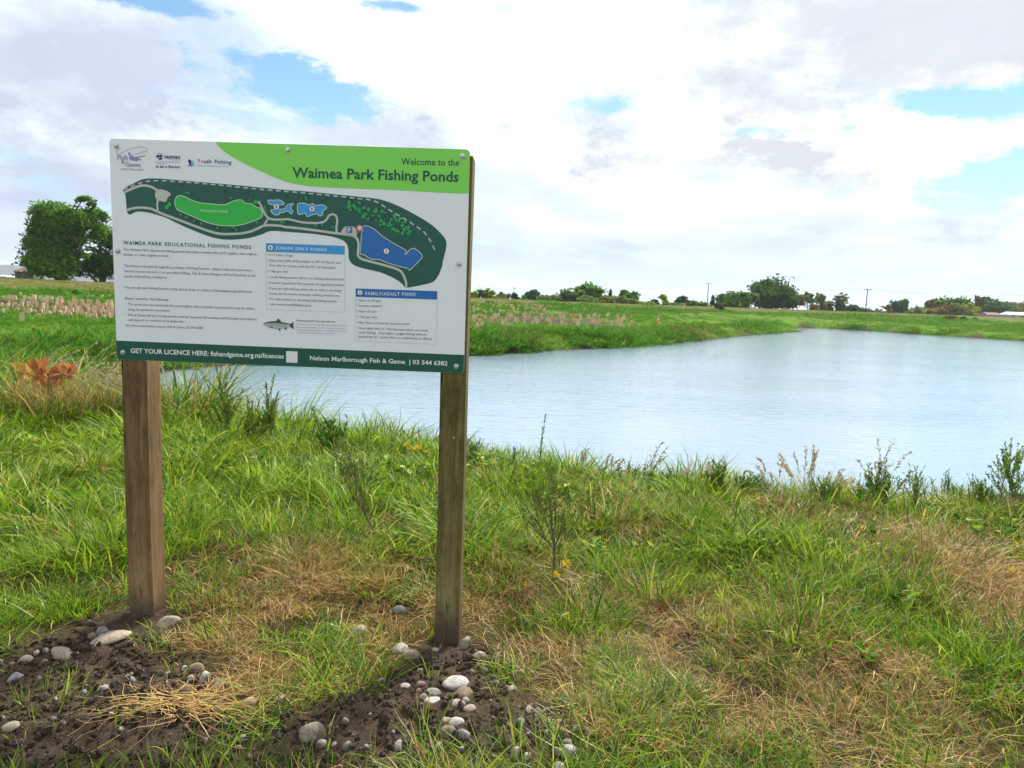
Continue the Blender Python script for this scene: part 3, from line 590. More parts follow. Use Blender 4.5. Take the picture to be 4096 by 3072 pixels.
for (g, _), (V, F, I) in TXT.items():
    me = bpy.data.meshes.new(g); me.from_pydata(V, [], F); me.materials.append(I); me.update(); tag(link(bpy.data.objects.new(g, me), panel), kind='stuff')
lg = Print()                                                     # angler and casting line of the first logo
lg.strip(catmull([P(1, x, y) for x, y in ((340, 245), (440, 215), (505, 195), (490, 165), (430, 153), (330, 170), (240, 205), (170, 235), (143, 215), (165, 182), (200, 175))], False, 5), sz(1, 4), L3)
lg.strip([P(1, 330, 280), P(1, 480, 255)], sz(1, 9), L3); lg.poly(catmull([P(1, x, y) for x, y in ((290, 215), (308, 218), (310, 245), (345, 262), (360, 300), (320, 308), (295, 290), (300, 262), (282, 240))]), L3)
lg.poly(catmull([P(1, x, y) for x, y in ((345, 300), (375, 275), (410, 285), (438, 308), (400, 305), (375, 318))]), L3+.0002); lg.build('angler_emblem', I_LAV)
lt = Print(); lt.poly([P(1, x, y) for x, y in ((600, 272), (628, 240), (645, 252), (660, 240), (684, 268), (668, 274), (650, 268), (632, 276))], L3)
lt.strip(catmull([P(1, x, y) for x, y in ((620, 240), (645, 228), (672, 236), (685, 255))], False, 5), sz(1, 4), L3); lt.poly(catmull([P(1, x, y) for x, y in ((628, 284), (655, 280), (682, 278), (668, 298), (650, 302))]), L3); lt.strip([P(1, 598, 326), P(1, 886, 330)], sz(1, 2.5), L3); lt.build('mountain_emblem', I_NAVY)
for pts, I in ((((980, 305), (995, 295), (1008, 305), (1020, 320), (1015, 345), (1022, 378), (1012, 378), (1003, 352), (990, 380), (980, 378), (992, 340), (975, 318)), I_NAVY), (((1030, 310), (1042, 315), (1040, 340), (1060, 355), (1040, 352), (1042, 368), (1020, 368), (1025, 340)), I_SKY)):
    a = Print(); a.poly([P(1, x, y) for x, y in pts], L3 if I is I_NAVY else L3+.0002); a.build('young_angler_emblem', I)
# printed trout
I_F1 = ink('trout_back_print', (.10, .11, .045)); I_F2 = ink('trout_pink_print', (.48, .36, .40)); I_F3 = ink('trout_belly_print', (.42, .50, .53)); I_F4 = ink('trout_fin_print', (.075, .075, .07))
def fish(pts, I, l, sm=True):
    a = Print(); q = [P(6, *p) for p in pts]; a.poly(catmull(q, True, 4) if sm else q, l); a.build('trout_print', I)
fish([(258, 497), (300, 462), (380, 440), (460, 432), (540, 432), (640, 452), (740, 470), (800, 490), (815, 515), (800, 548), (720, 562), (620, 585), (520, 590), (420, 575), (340, 550), (280, 520)], I_F3, L2)
fish([(258, 492), (300, 462), (380, 440), (460, 432), (540, 432), (640, 452), (740, 470), (815, 490), (800, 500), (700, 488), (560, 475), (420, 470), (320, 480)], I_F1, L3)
fish([(390, 485), (480, 478), (600, 488), (720, 502), (720, 520), (600, 518), (480, 515), (400, 515)], I_F2, L3)
fish([(798, 490), (872, 447), (862, 515), (876, 595), (800, 548)], I_F4, L4, False); fish([(520, 434), (555, 375), (600, 410), (620, 448)], I_F4, L4, False)
fish([(555, 585), (605, 582), (598, 630), (575, 615)], I_F4, L4, False); fish([(672, 570), (738, 558), (725, 605), (700, 595)], I_F4, L4, False); fish([(375, 540), (460, 550), (440, 566), (400, 560)], I_F4, L4, False)
# bolts
bmm = MB(); bmm.tube([(0, 0, 0), (0, -.002, 0)], [.0105, .0105], 14); bmm.tube([(0, -.002, 0), (0, -.006, 0), (0, -.008, 0)], [.0085, .0078, .005], 10)
bme = bmm.mesh('bolt', M_BOLT)
for k, x, y in ((1, 143, 140), (1, 2137, 187), (2, 2063, 195), (1, 148, 1358), (2, 2025, 1442), (3, 165, 1403), (8, 2020, 92)):
    c = P(k, x, y); o = link(bpy.data.objects.new('bolt', bme), sign); o.location = (c[0], -.0008, SZ + c[1])

sn = ray(1815, 1752); rn = Matrix.Rotation(-SYAW, 3, 'Z'); on = rn @ (Vector((0, 0, EYE)) - sign.location); dn = rn @ sn; pn_ = on + dn*((.0035 - on.y)/dn.y)
o = link(bpy.data.objects.new('coach_bolt', bme), sign); o.location = (pn_.x, .0045, pn_.z); o.scale = (.45, .45, .45)

def project(p):
    q = CR.transposed() @ (Vector(p) - Vector((0, 0, EYE))); return 2048 + FPX*q.x/-q.z, 1536 - FPX*q.y/-q.z
# ------------------------------------------------------------------ grass
def tuft(name, n, spread, L, w, lean, droop, mt, seg=4, seed=1, wild=.6):
    g = np.random.default_rng(seed); r = spread*np.sqrt(g.random(n)); a = g.random(n)*6.2832
    bx, by = r*np.cos(a), r*np.sin(a); phi = a + g.normal(0, wild, n); th = np.radians(g.uniform(*lean, n)); dr = np.radians(g.uniform(*droop, n))
    Ln = g.uniform(*L, n); wd = w*(.5 + 1.5*g.random(n)**2.2); tint = g.random(n)
    x, y, z = bx.copy(), by.copy(), np.full(n, -.03); V = np.zeros((n, 2*seg+1, 3)); tip = np.zeros((n, 2*seg+1))
    tw = phi + np.pi/2 + g.normal(0, .5, n)
    for k in range(seg+1):
        s = k/seg
        if k < seg:
            ww = wd*(1-s**1.6)*.5*(1 if k else .6)
            V[:, 2*k] = np.stack([x-np.cos(tw)*ww, y-np.sin(tw)*ww, z], 1); V[:, 2*k+1] = np.stack([x+np.cos(tw)*ww, y+np.sin(tw)*ww, z], 1)
            tip[:, 2*k:2*k+2] = s
        else: V[:, 2*k] = np.stack([x, y, z], 1); tip[:, 2*k] = 1
        t = th + dr*((k+.5)/seg)**1.4; x = x + np.sin(t)*np.cos(phi)*Ln/seg; y = y + np.sin(t)*np.sin(phi)*Ln/seg; z = np.maximum(z + np.cos(t)*Ln/seg, .003)
        phi = phi + g.normal(0, .12, n)
    o = (np.arange(n)*(2*seg+1))[:, None]; Q = np.concatenate([o + np.array([[2*k, 2*k+1, 2*k+3, 2*k+2]]) for k in range(seg-1)]); T = o + np.array([[2*seg-2, 2*seg-1, 2*seg]])
    return np_mesh(name, V.reshape(-1, 3), [Q, T], mt, True, dict(tint=np.repeat(tint, 2*seg+1), tipf=tip.ravel()))
def protos(name, meshes):
    c = bpy.data.collections.new(name)
    for k, m in enumerate(meshes): c.objects.link(bpy.data.objects.new(f'{name}_{k:02d}', m))
    return c
def instancer(name, P3, rot, scl, idx, dry, coll, label, cat):
    n = len(P3); me = bpy.data.meshes.new(name); me.vertices.add(n); me.vertices.foreach_set('co', np.asarray(P3, np.float32).ravel())
    me.attributes.new('rot', 'FLOAT_VECTOR', 'POINT').data.foreach_set('vector', np.asarray(rot, np.float32).ravel())
    me.attributes.new('scl', 'FLOAT_VECTOR', 'POINT').data.foreach_set('vector', np.asarray(scl, np.float32).ravel())
    me.attributes.new('idx', 'INT', 'POINT').data.foreach_set('value', np.asarray(idx, np.int32))
    me.attributes.new('dry', 'FLOAT', 'POINT').data.foreach_set('value', np.asarray(dry, np.float32))
    ng = bpy.data.node_groups.new(name, 'GeometryNodeTree')
    ng.interface.new_socket('Geometry', in_out='INPUT', socket_type='NodeSocketGeometry'); ng.interface.new_socket('Geometry', in_out='OUTPUT', socket_type='NodeSocketGeometry')
    nd, lk = ng.nodes, ng.links; gi = nd.new('NodeGroupInput'); go = nd.new('NodeGroupOutput'); ip = nd.new('GeometryNodeInstanceOnPoints')
    ci = nd.new('GeometryNodeCollectionInfo'); ci.inputs[0].default_value = coll; ci.inputs['Separate Children'].default_value = True; ci.inputs['Reset Children'].default_value = True
    def na_(nm, t): q = nd.new('GeometryNodeInputNamedAttribute'); q.data_type = t; q.inputs[0].default_value = nm; return q.outputs[0]
    lk.new(gi.outputs[0], ip.inputs['Points']); lk.new(ci.outputs[0], ip.inputs['Instance']); ip.inputs['Pick Instance'].default_value = True
    lk.new(na_('idx', 'INT'), ip.inputs['Instance Index']); lk.new(na_('rot', 'FLOAT_VECTOR'), ip.inputs['Rotation']); lk.new(na_('scl', 'FLOAT_VECTOR'), ip.inputs['Scale'])
    lk.new(ip.outputs[0], go.inputs[0])
    o = bpy.data.objects.new(name, me); md = o.modifiers.new('scatter', 'NODES'); md.node_group = ng
    return tag(link(o), label, cat, kind='stuff')
LONG = [tuft('long_blades', 150, .21, (.18, .40), .0066, (3, 40), (25, 115), M_GRASS, 4, s) for s in (1, 2, 3, 4)]
SHORT = [tuft('short_blades', 190, .22, (.05, .17), .005, (5, 60), (10, 80), M_GRASS, 3, s) for s in (11, 12, 13, 14)]
MATTED = [tuft('matted_blades', 170, .22, (.12, .34), .0052, (38, 84), (5, 55), M_GRASS, 4, s, 1.6) for s in (21, 22, 23, 24)]
STRAW = [tuft('straw_blades', 210, .22, (.05, .22), .0034, (60, 96), (-15, 30), M_GRASS, 3, s, 3.0) for s in (31, 32, 33, 34)]
SPRIG = [tuft('sprig_blades', 13, .035, (.05, .22), .0055, (8, 60), (10, 90), M_GRASS, 4, s) for s in (61, 62, 63, 64)]
TALL = [tuft('tall_blades', 90, .16, (.35, .75), .0075, (2, 28), (20, 95), M_GRASS, 5, s) for s in (71, 72, 73, 74)]
def rosette(seed):
    random.seed(seed); b = MB()
    for k in range(random.randint(9, 16)):
        a = random.random()*6.28; t = random.uniform(.15, .9); L = random.uniform(.025, .07); z0 = random.uniform(.005, .05)
        b.leaf((math.cos(a)*.012, math.sin(a)*.012, z0), (math.cos(a), math.sin(a), t), L, L*random.uniform(.35, .75), up=Vector((0, 0, 1)), bend=.2)
    return b.mesh('broad_leaves', M_GRASS)
WEEDS = [rosette(s) for s in (41, 42, 43, 44)]
GRASS_COLL = protos('grass_tufts', LONG + SHORT + MATTED + STRAW + WEEDS + SPRIG + TALL)
KIND0 = dict(long=0, short=4, mat=8, straw=12, weed=16, sprig=20, tall=24)
g = np.random.default_rng(99); BX0, BX1, BY0, BY1 = -8.5, 8.5, .2, 10.5; AREA = (BX1-BX0)*(BY1-BY0)
PT, RO, SC, IX, DR = [], [], [], [], []
# the posts' feet and footpath are kept clear of tufts
def clearpost(x, y):
    t = np.ones(len(x))
    for px in (pl_, pr_):
        w = sign.matrix_basis @ px.location; t *= (np.hypot(x-w.x, y-w.y) > (.2 if kind not in ('sprig', 'weed') else .08))
    return t
for kind, dmax in (('long', 23), ('short', 38), ('mat', 36), ('straw', 80), ('weed', 60), ('sprig', 60), ('tall', 9)):
    n = int(dmax*AREA); x = g.uniform(BX0, BX1, n); y = g.uniform(BY0, BY1, n); sd = pond_sd(x, y); so_, dr_ = soilf(x, y), np.clip(dryf(x, y) + .26*sstep(.2, 1.5, x)*sstep(4.2, 2.8, y)*fbm(x*2.2, y*2.2, 85), 0, 1)
    cl = fbm(x*1.3, y*1.3, 81); cl2 = fbm(x*.8+9, y*.8, 83)
    far = sstep(3.0, 4.6, y + .35*np.maximum(0, -x)); left = sstep(.2, -1.6, x)
    bare = 1 - sstep(.2, .62, so_); fine = np.minimum(1, (1.2/np.maximum(.8, np.hypot(x, y)-1.6)))
    edge = sstep(.6, .15, np.abs(sd-2.4))
    tallz = np.exp(-(((x+5.4)/1.5)**2 + ((y-7.9)/.8)**2)) + .8*np.exp(-(((x+3.2)/.8)**2 + ((y-7.2)/.5)**2)) + .05*edge*(x < -.5)
    p = {'long': np.clip(far*(.30 + .55*left) + .10, 0, 1)*sstep(.32, .62, cl)*bare*(1-.75*dr_),
         'short': (.35 + .65*bare)*(.03 + .97*bare)*(1-.25*dr_)*.85,
         'mat': bare*(.4 + .5*sstep(.35, .6, cl2))*(1-.3*dr_*far),
         'straw': (.04 + .96*bare)*np.clip(dr_*1.3 - .02, .06, 1),
         'weed': bare*(.25 + .75*far)*sstep(.45, .6, cl2), 'sprig': (.17 + .5*sstep(.1, .5, so_)*(1-sstep(.5, .95, so_))), 'tall': np.clip(tallz, 0, 1)}[kind]
    dist = np.hypot(x, y); p = p*np.where(dist > 3.4, np.maximum(.42, 1 - (dist-3.4)*.24), 1)*(np.abs(x) < 1.3 + .95*np.maximum(y, .4))*(y > .9)
    # a thin scatter of blades grows through the bare soil
    k = (g.random(n) < p) & (sd > .15) & (clearpost(x, y) > 0) & ((x**2 + (y-.0)**2) > .5)
    x, y, sd, dr_, cl, so_ = x[k], y[k], sd[k], dr_[k], cl[k], so_[k]; m = len(x)
    PT.append(np.stack([x, y, H(x, y)], 1)); 
    tilt = {'long': .14, 'short': .14, 'mat': .14, 'straw': .12, 'weed': .2, 'sprig': .3, 'tall': .12}[kind]
    RO.append(np.stack([g.normal(0, tilt, m), g.normal(.05, tilt, m), g.random(m)*6.283], 1))
    s = g.uniform(.7, 1.25, m)*(.78 + .22*sstep(2.3, 4.2, y))*(.75 + .6*cl)*(1 - .25*dr_) * (.8 if kind in ('long', 'mat') else 1)
    wd_ = 1 + .16*np.maximum(0, np.hypot(x, y)-3.4)
    SC.append(np.stack([s*wd_, s*wd_, s*g.uniform(.8, 1.15, m)], 1)); IX.append(KIND0[kind] + g.integers(0, 4, m))
    base = {'long': -.02, 'short': .07, 'mat': .09, 'straw': .9, 'weed': -.1, 'sprig': .1, 'tall': .36}[kind]
    DR.append(np.clip(base - .08*sstep(.3, -1.5, x) + dr_*.45 + (fbm(x*2.6, y*2.6, 87)-.5)*.5 + g.normal(0, .1, m), 0, 1))
for u, v in ((120, 1665), (165, 1672), (210, 1670), (250, 1668), (300, 1672), (345, 1668), (400, 1676), (150, 1640), (230, 1640), (330, 1642), (70, 1660), (430, 1668), (190, 1690), (275, 1688)):
    p = hit(u, v); PT.append(np.array([tuple(p)])); RO.append(np.array([[0, 0, u*.37]])); SC.append(np.array([[.85, .85, .8]])); IX.append(np.array([24 + u % 4])); DR.append(np.array([.44 + .04*(u % 7)]))
instancer('grass', np.vstack(PT), np.vstack(RO), np.vstack(SC), np.concatenate(IX), np.concatenate(DR), GRASS_COLL, 'tangled green and straw coloured grass on the near bank', 'grass')

FAR = [tuft('far_blades', 110, .62, (.16, .42), .028, (5, 50), (15, 90), M_FARGRASS, 3, s) for s in (51, 52, 53, 54)]
FAR_COLL = protos('far_tufts', FAR)
n = 52000; a = np.radians(g.uniform(-43, 43, n)); r = 12*np.exp(g.random(n)*math.log(260/12)); x, y = r*np.sin(a), r*np.cos(a)
sd = pond_sd(x, y); b = bank_b(x, y); mu = mulchf(x, y); cl = fbm(x*.3, y*.3, 91); cl2 = fbm(x*.09, y*.09, 93)
k = (sd > .1) & (b > -3) & (y > 10.2) & (g.random(n) < (1-.93*sstep(.25, .6, mu))*(.25 + .75*sstep(.3, .6, cl))*np.where(b < 13, .55, 1))
x, y, sd, b, cl, cl2, r = x[k], y[k], sd[k], b[k], cl[k], cl2[k], r[k]; m = len(x)
terr = sstep(3.5, 6, sd)*sstep(26, 9, sd)                         # mown strip along the far shore
s = g.uniform(.6, 1.25, m)*(.6 + .8*cl)*(1-.55*terr)*np.where(b < 13, .35, 1)*(1 + .0035*r)
bush = sstep(13, 16, b)*sstep(30, 20, b)*sstep(.5, .62, cl2); s *= (1 + .8*bush)*(1 + .15*sstep(5, 2.5, sd)*sstep(.35, .6, cl))
instancer('far_grass', np.stack([x, y, H(x, y)], 1), np.stack([g.normal(0, .2, m), g.normal(0, .2, m), g.random(m)*6.283], 1), np.stack([s*1.2, s*1.2, s*.62], 1), g.integers(0, 4, m),
          np.clip(np.where(b < 13, .3, .06 + .3*sstep(.55, .7, fbm(x*.12, y*.12, 95))) + g.normal(0, .1, m), 0, 1), FAR_COLL, 'rough green grass covering the far bank and meadow across the pond', 'grass')

# ------------------------------------------------------------------ stones and soil crumbs
def stone_mesh(seed, col):
    bm = bmesh.new(); bmesh.ops.create_icosphere(bm, subdivisions=3, radius=1); r = random.Random(seed); o = [r.uniform(0, 50) for _ in range(6)]
    cuts = [(Vector((r.gauss(0, 1), r.gauss(0, 1), r.gauss(0, 1))).normalized(), r.uniform(.62, .9)) for _ in range(6)]
    for v in bm.verts:
        for nrm, d in cuts:
            e = v.co.dot(nrm) - d
            if e > 0: v.co -= nrm*e*.75
        c = v.co; v.co = c*(1 + .07*math.sin(c.x*3+o[0])*math.sin(c.y*2.6+o[1]) + .05*math.sin(c.z*4+o[2]+c.x*2) + .02*math.sin(c.x*9+o[3])*math.sin(c.y*8+o[4]))
    me = bpy.data.meshes.new('stone'); bm.to_mesh(me); bm.free(); me.materials.append(col); me.polygons.foreach_set('use_smooth', [True]*len(me.polygons)); return me
def stone_mat(name, a, b):
    m, N = mat(name); o = N.node('ShaderNodeTexCoord').outputs['Object']; oi = N.node('ShaderNodeObjectInfo').outputs['Random']
    p = N.vmath('ADD', o, N.comb(N.math('MULTIPLY', oi, 40.0), oi)); n = N.noise(p, 1.6, 7, .62); n2 = N.noise(p, 7, 5, .65)
    c = N.mix(N.smooth(n, .3, .7), a, b); c = N.mix(N.smooth(n2, .45, .7, 0, .65), c, (.10, .075, .054))
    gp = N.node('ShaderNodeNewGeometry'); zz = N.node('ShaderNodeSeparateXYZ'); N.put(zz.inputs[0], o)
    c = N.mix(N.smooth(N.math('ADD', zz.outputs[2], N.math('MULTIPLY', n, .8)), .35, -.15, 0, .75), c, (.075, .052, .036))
    finish(N, pbsdf(N, c, .8, .25, normal=bump(N, n2, .3, .05))); return m
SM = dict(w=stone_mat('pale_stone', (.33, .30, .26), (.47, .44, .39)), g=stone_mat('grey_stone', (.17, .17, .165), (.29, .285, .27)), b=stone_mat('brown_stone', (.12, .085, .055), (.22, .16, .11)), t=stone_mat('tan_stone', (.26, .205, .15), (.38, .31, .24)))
SMESH = {k: [stone_mesh(ord(k)*10+q, m) for q in range(4)] for k, m in SM.items()}
SC4, SC3 = (1100, 2300, 1.58), (0, 2200, 1.843)
STONES = [  # crop, x, y, width, height, colour, roll of the long axis in the picture, label
 (4, 790, 470, 85, 70, 'w', 0, 'round whitish stone left of the right post foot'), (4, 865, 500, 100, 66, 't', -20, 'beige blocky stone just right of the round whitish one'),
 (4, 1205, 435, 60, 98, 't', 80, 'tan oblong stone standing upright against the right post'), (4, 1012, 470, 45, 25, 'w', 0, 'small pale stone at the front face of the right post'),
 (4, 1290, 508, 72, 52, 't', 10, 'tan stone half buried right of the right post'), (4, 940, 460, 66, 46, 'b', 0, 'brown muddy stone beside the right post left corner'),
 (4, 1145, 680, 150, 82, 'w', 0, 'largest pale flat stone on the mound before the right post'), (4, 1180, 745, 115, 70, 'b', 0, 'brown rounded stone under the largest pale stone'),
 (4, 1008, 738, 95, 58, 'g', -20, 'pale grey pointed stone left of the brown rounded one'), (4, 1000, 792, 95, 28, 'w', 0, 'thin flat light stone below the pale grey pointed one'),
 (4, 1155, 805, 80, 42, 't', 10, 'beige stone below the brown rounded one'), (4, 1206, 790, 40, 36, 'w', 0, 'small white stone touching the beige stone'),
 (4, 1230, 838, 65, 48, 't', 20, 'light tan stone partly hidden behind a grass blade'), (4, 940, 768, 42, 38, 't', 0, 'small tan stone left of the thin flat one'),
 (4, 915, 688, 60, 40, 'b', 0, 'brown stone in the middle of the soil mound'), (4, 822, 698, 52, 26, 'w', 0, 'small flat white stone on the left of the mound'),
 (4, 670, 668, 52, 56, 't', 60, 'beige upright stone at the left edge of the mound'), (4, 235, 985, 128, 150, 't', 80, 'big grey-tan egg-shaped stone between the two posts at the front'),
 (4, 292, 1058, 60, 50, 'w', 30, 'white stone at the foot of the big egg-shaped stone'), (4, 372, 1065, 32, 26, 'w', 0, 'tiny white stone right of the big egg-shaped stone'),
 (4, 455, 1075, 46, 60, 'g', 80, 'dark grey upright stone in the front soil'), (4, 780, 1075, 56, 70, 'w', 70, 'pale upright stone in the front soil'),
 (4, 1145, 925, 90, 50, 'w', 15, 'streaked white-grey stone in the front soil'), (4, 1085, 982, 96, 66, 'b', 0, 'dark brown stone under the streaked white-grey one'),
 (4, 1188, 1000, 76, 70, 'g', 30, 'grey notched stone right of the dark brown one'), (4, 1080, 915, 60, 22, 't', 10, 'thin tan stone left of the streaked one'),
 (4, 1030, 1078, 36, 70, 'g', 75, 'narrow grey stone set on end in the front soil'), (4, 1520, 1125, 60, 86, 't', 80, 'tan oval stone near the bottom edge'),
 (4, 1595, 1140, 46, 56, 'w', 80, 'white oval stone right of the tan oval one'), (4, 1860, 1115, 86, 76, 'w', 0, 'large white round stone in the gravel patch'),
 (4, 1780, 1112, 56, 56, 't', 0, 'beige stone left of the large white one in gravel'), (4, 1790, 1203, 62, 44, 'w', 0, 'pale stone cut by the bottom edge of the picture'),
 (4, 1855, 1052, 80, 32, 'g', 0, 'flat blue-grey stone in the gravel patch'), (4, 1755, 1045, 40, 32, 'w', 20, 'small whitish stone left of the flat blue-grey one'),
 (4, 1770, 938, 40, 36, 'w', 0, 'small pale stone at the top of the gravel patch'), (4, 1812, 980, 46, 46, 'g', 30, 'angular light grey stone in the gravel patch'),
 (4, 1500, 713, 44, 25, 'w', 0, 'lone small pale stone right of the soil mound'), (4, 530, 355, 96, 58, 't', 20, 'flat tan stone in dry grass left of the right post'),
 (4, 785, 212, 90, 55, 'g', 0, 'grey stone half hidden in dry grass behind the right post'), (4, 1600, 310, 90, 40, 'b', 0, 'brown stone in the grass right of the right post'),
 (4, 1950, 765, 80, 40, 'g', 0, 'dark grey flat stone in the matted grass'), (4, 1990, 690, 90, 56, 'b', 0, 'dull brown stone in the matted grass'), (4, 918, 612, 46, 50, 'w', 60, 'pale chipped stone high on the mound'),
 (3, 1240, 530, 150, 92, 't', 40, 'flat oblong tan stone leaning at the left post foot'), (3, 810, 645, 215, 60, 't', 15, 'long flat slab of stone left of the left post'),
 (3, 460, 765, 120, 66, 't', -20, 'tan stone on the soil left of the left post'), (3, 1505, 940, 68, 104, 'w', 75, 'white egg-shaped stone standing above the straw bundle'),
 (3, 1610, 980, 72, 68, 'g', 0, 'grey stone right of the white egg-shaped one'), (3, 1360, 870, 36, 50, 'w', 80, 'small white upright stone before the left post'),
 (3, 1235, 920, 50, 40, 't', 30, 'small tan stone in the soil before the left post'), (3, 1830, 1132, 96, 62, 't', 25, 'beige oval stone right of the straw bundle'),
 (3, 1357, 1097, 42, 36, 'w', 0, 'little white stone poking from the straw bundle'), (3, 760, 592, 72, 60, 'g', 0, 'dark grey stone beside the left post on its left'),
 (3, 680, 640, 62, 60, 'b', 60, 'brown stone at the left end of the long slab'), (3, 765, 1020, 62, 40, 'g', 0, 'grey stone on the soil left of the straw bundle'),
 (3, 185, 812, 74, 66, 't', 40, 'tan stone near the left edge of the picture'), (3, 112, 935, 90, 54, 'g', 40, 'grey flat stone at the far left edge'),
 (3, 1357, 1035, 100, 76, 'b', 0, 'brown muddy stone just above the straw bundle'), (3, 1448, 872, 90, 68, 'b', 0, 'brown stone above the white egg-shaped one'),
 (3, 2062, 1086, 56, 30, 'w', 0, 'thin white stone between straw bundle and big egg-shaped stone'), (3, 80, 1302, 82, 40, 't', 15, 'tan flat stone in the lower left corner'),
 (3, 1755, 1455, 42, 46, 't', 70, 'small tan stone below the straw bundle on the right'), (3, 1510, 1400, 50, 34, 'g', 0, 'small grey stone below the straw bundle'), (3, 815, 1212, 36, 32, 'w', 0, 'tiny white stone left of the straw bundle')]
rs = random.Random(5)
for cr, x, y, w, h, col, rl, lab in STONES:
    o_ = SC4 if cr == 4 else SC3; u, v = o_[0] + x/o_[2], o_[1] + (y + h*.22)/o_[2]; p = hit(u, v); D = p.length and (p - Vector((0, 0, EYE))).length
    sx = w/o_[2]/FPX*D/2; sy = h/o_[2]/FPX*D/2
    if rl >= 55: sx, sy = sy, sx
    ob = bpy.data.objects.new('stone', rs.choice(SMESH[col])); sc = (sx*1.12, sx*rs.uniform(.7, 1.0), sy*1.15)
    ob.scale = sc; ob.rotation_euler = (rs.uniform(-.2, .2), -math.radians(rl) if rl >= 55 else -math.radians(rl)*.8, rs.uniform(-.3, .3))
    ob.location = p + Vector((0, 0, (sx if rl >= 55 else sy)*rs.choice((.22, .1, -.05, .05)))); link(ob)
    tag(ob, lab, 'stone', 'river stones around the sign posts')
CR_ = [stone_mesh(700+k, SM['gbt'[k % 3]]) for k in range(6)]
for k in range(3):
    for q in CR_[k].vertices: q.co *= 1 + random.Random(q.index//3 + k*999).uniform(-.28, .28)
    CR_[k].polygons.foreach_set('use_smooth', [False]*len(CR_[k].polygons))
M_CLOD = plain('soil_clod', (.058, .043, .030), .95, .1, var=.25, scale=30)
for k in range(3): CR_[k].materials[0] = M_CLOD
GRAV = protos('gravel_bits', CR_)
x = g.uniform(-3.0, 2.2, 60000); y = g.uniform(1.3, 3.2, 60000); so_ = soilf(x, y)
c_ = gz(2220, 2900, 0); gp = np.exp(-(((x-c_.x)/.16)**2 + ((y-c_.y)/.11)**2))
k = (g.random(60000) < np.maximum(sstep(.3, .75, so_)*.62, gp*.45)) & (clearpost(x, y) > 0); x, y, gp = x[k], y[k], gp[k]; m = len(x); s = .0025 + .015*g.random(m)**4 + .003*gp
ix = np.where(g.random(m) < .93 - .75*gp, g.integers(0, 3, m), g.integers(3, 6, m))
instancer('gravel', np.stack([x, y, H(x, y)+s*.3], 1), g.random((m, 3))*6.28, np.stack([s, s*g.uniform(.6, 1, m), s*g.uniform(.5, .9, m)], 1), ix, np.zeros(m), GRAV, 'loose soil crumbs and small gravel around the post feet', 'gravel')

# bundle of pulled-up straw roots
M_STRAW = leafy('straw_roots', [(0, (.30, .19, .07)), (.5, (.48, .32, .13)), (1, (.6, .44, .2))], .1)
bp = hit(720, 2840); sb = MB(); rr = random.Random(8)
for k in range(110):
    a = rr.gauss(0, .5) + (math.pi if k % 2 else 0); L = rr.uniform(.12, .34); p = Vector((rr.gauss(0, .05), rr.gauss(0, .03), rr.uniform(.012, .04))); pts = [p.copy()]; hd = a + .18
    for q in range(6):
        hd += rr.gauss(0, .42); p = p + Vector((math.cos(hd), math.sin(hd)*.8, 0))*L/6
        z = hz(bp.x + p.x, bp.y + p.y) - bp.z; p.z = max(z + .006, p.z*.75 + rr.uniform(-.008, .014)); pts.append(p.copy())
    sb.tube(pts, [.0019*rr.uniform(.6, 1.2)*(1-.12*q) for q in range(7)], 4)
tag(sb.build('straw_bundle', M_STRAW, loc=bp), 'tangled bundle of pulled tan straw lying on soil by the left post', 'straw')

# ------------------------------------------------------------------ plants on the near bank
M_STEM = plain('green_brown_stem', (.17, .18, .06), .7, .2, var=.2); M_TWIG = plain('brown_twig', (.13, .10, .05), .8, .2, var=.2)
M_SEED = leafy('pale_seed_heads', [(0, (.32, .26, .15)), (.5, (.45, .39, .25)), (1, (.55, .5, .35))], .3)
M_WLEAF = leafy('weed_leaves', [(0, (.04, .10, .018)), (.5, (.085, .19, .03)), (1, (.17, .28, .05))], .4)
M_PURP = leafy('dark_purple_weed', [(0, (.02, .015, .03)), (1, (.07, .05, .08))], .2)
M_ORNG = leafy('orange_leaf', [(0, (.44, .25, .05)), (1, (.58, .38, .11))], .3); M_REDL = leafy('red_leaf', [(0, (.42, .13, .055)), (1, (.52, .21, .085))], .3)
def grow(b, rng, p, d, L, r, depth, leafm, lsize, ldens, up=.25, kids=3, spread=.5, leaves_from=0.15, seg=5):
    p = Vector(p); d = Vector(d).normalized(); pts = [p.copy()]
    for k in range(seg):
        d = (d + Vector((rng.gauss(0, .09), rng.gauss(0, .09), rng.gauss(0, .05) + up*.12))).normalized(); p = p + d*L/seg; pts.append(p.copy())
    b.tube(pts, [r*(1-.7*k/seg) for k in range(seg+1)], 4, 0)
    if depth > 0:
        for k in range(kids):
            t = rng.uniform(.25, .95); q = pts[min(int(t*seg), seg-1)].lerp(pts[min(int(t*seg)+1, seg)], t*seg % 1)
            dd = (d + Vector((rng.gauss(0, spread), rng.gauss(0, spread), rng.uniform(0, .5)))).normalized()
            grow(b, rng, q, dd, L*rng.uniform(.4, .65), r*.55, depth-1, leafm, lsize, ldens, up, kids, spread, 0.0, seg)
    n = int(ldens*L*(1 if depth == 0 else .6))
    for k in range(n):
        t = rng.uniform(leaves_from, 1); q = pts[min(int(t*seg), seg-1)].lerp(pts[min(int(t*seg)+1, seg)], t*seg % 1)
        dd = (d*.9 + Vector((rng.gauss(0, .6), rng.gauss(0, .6), rng.gauss(.25, .4)))).normalized(); s = lsize*rng.uniform(.6, 1.3)
        b.leaf(q, dd, s, s*.38, leafm)
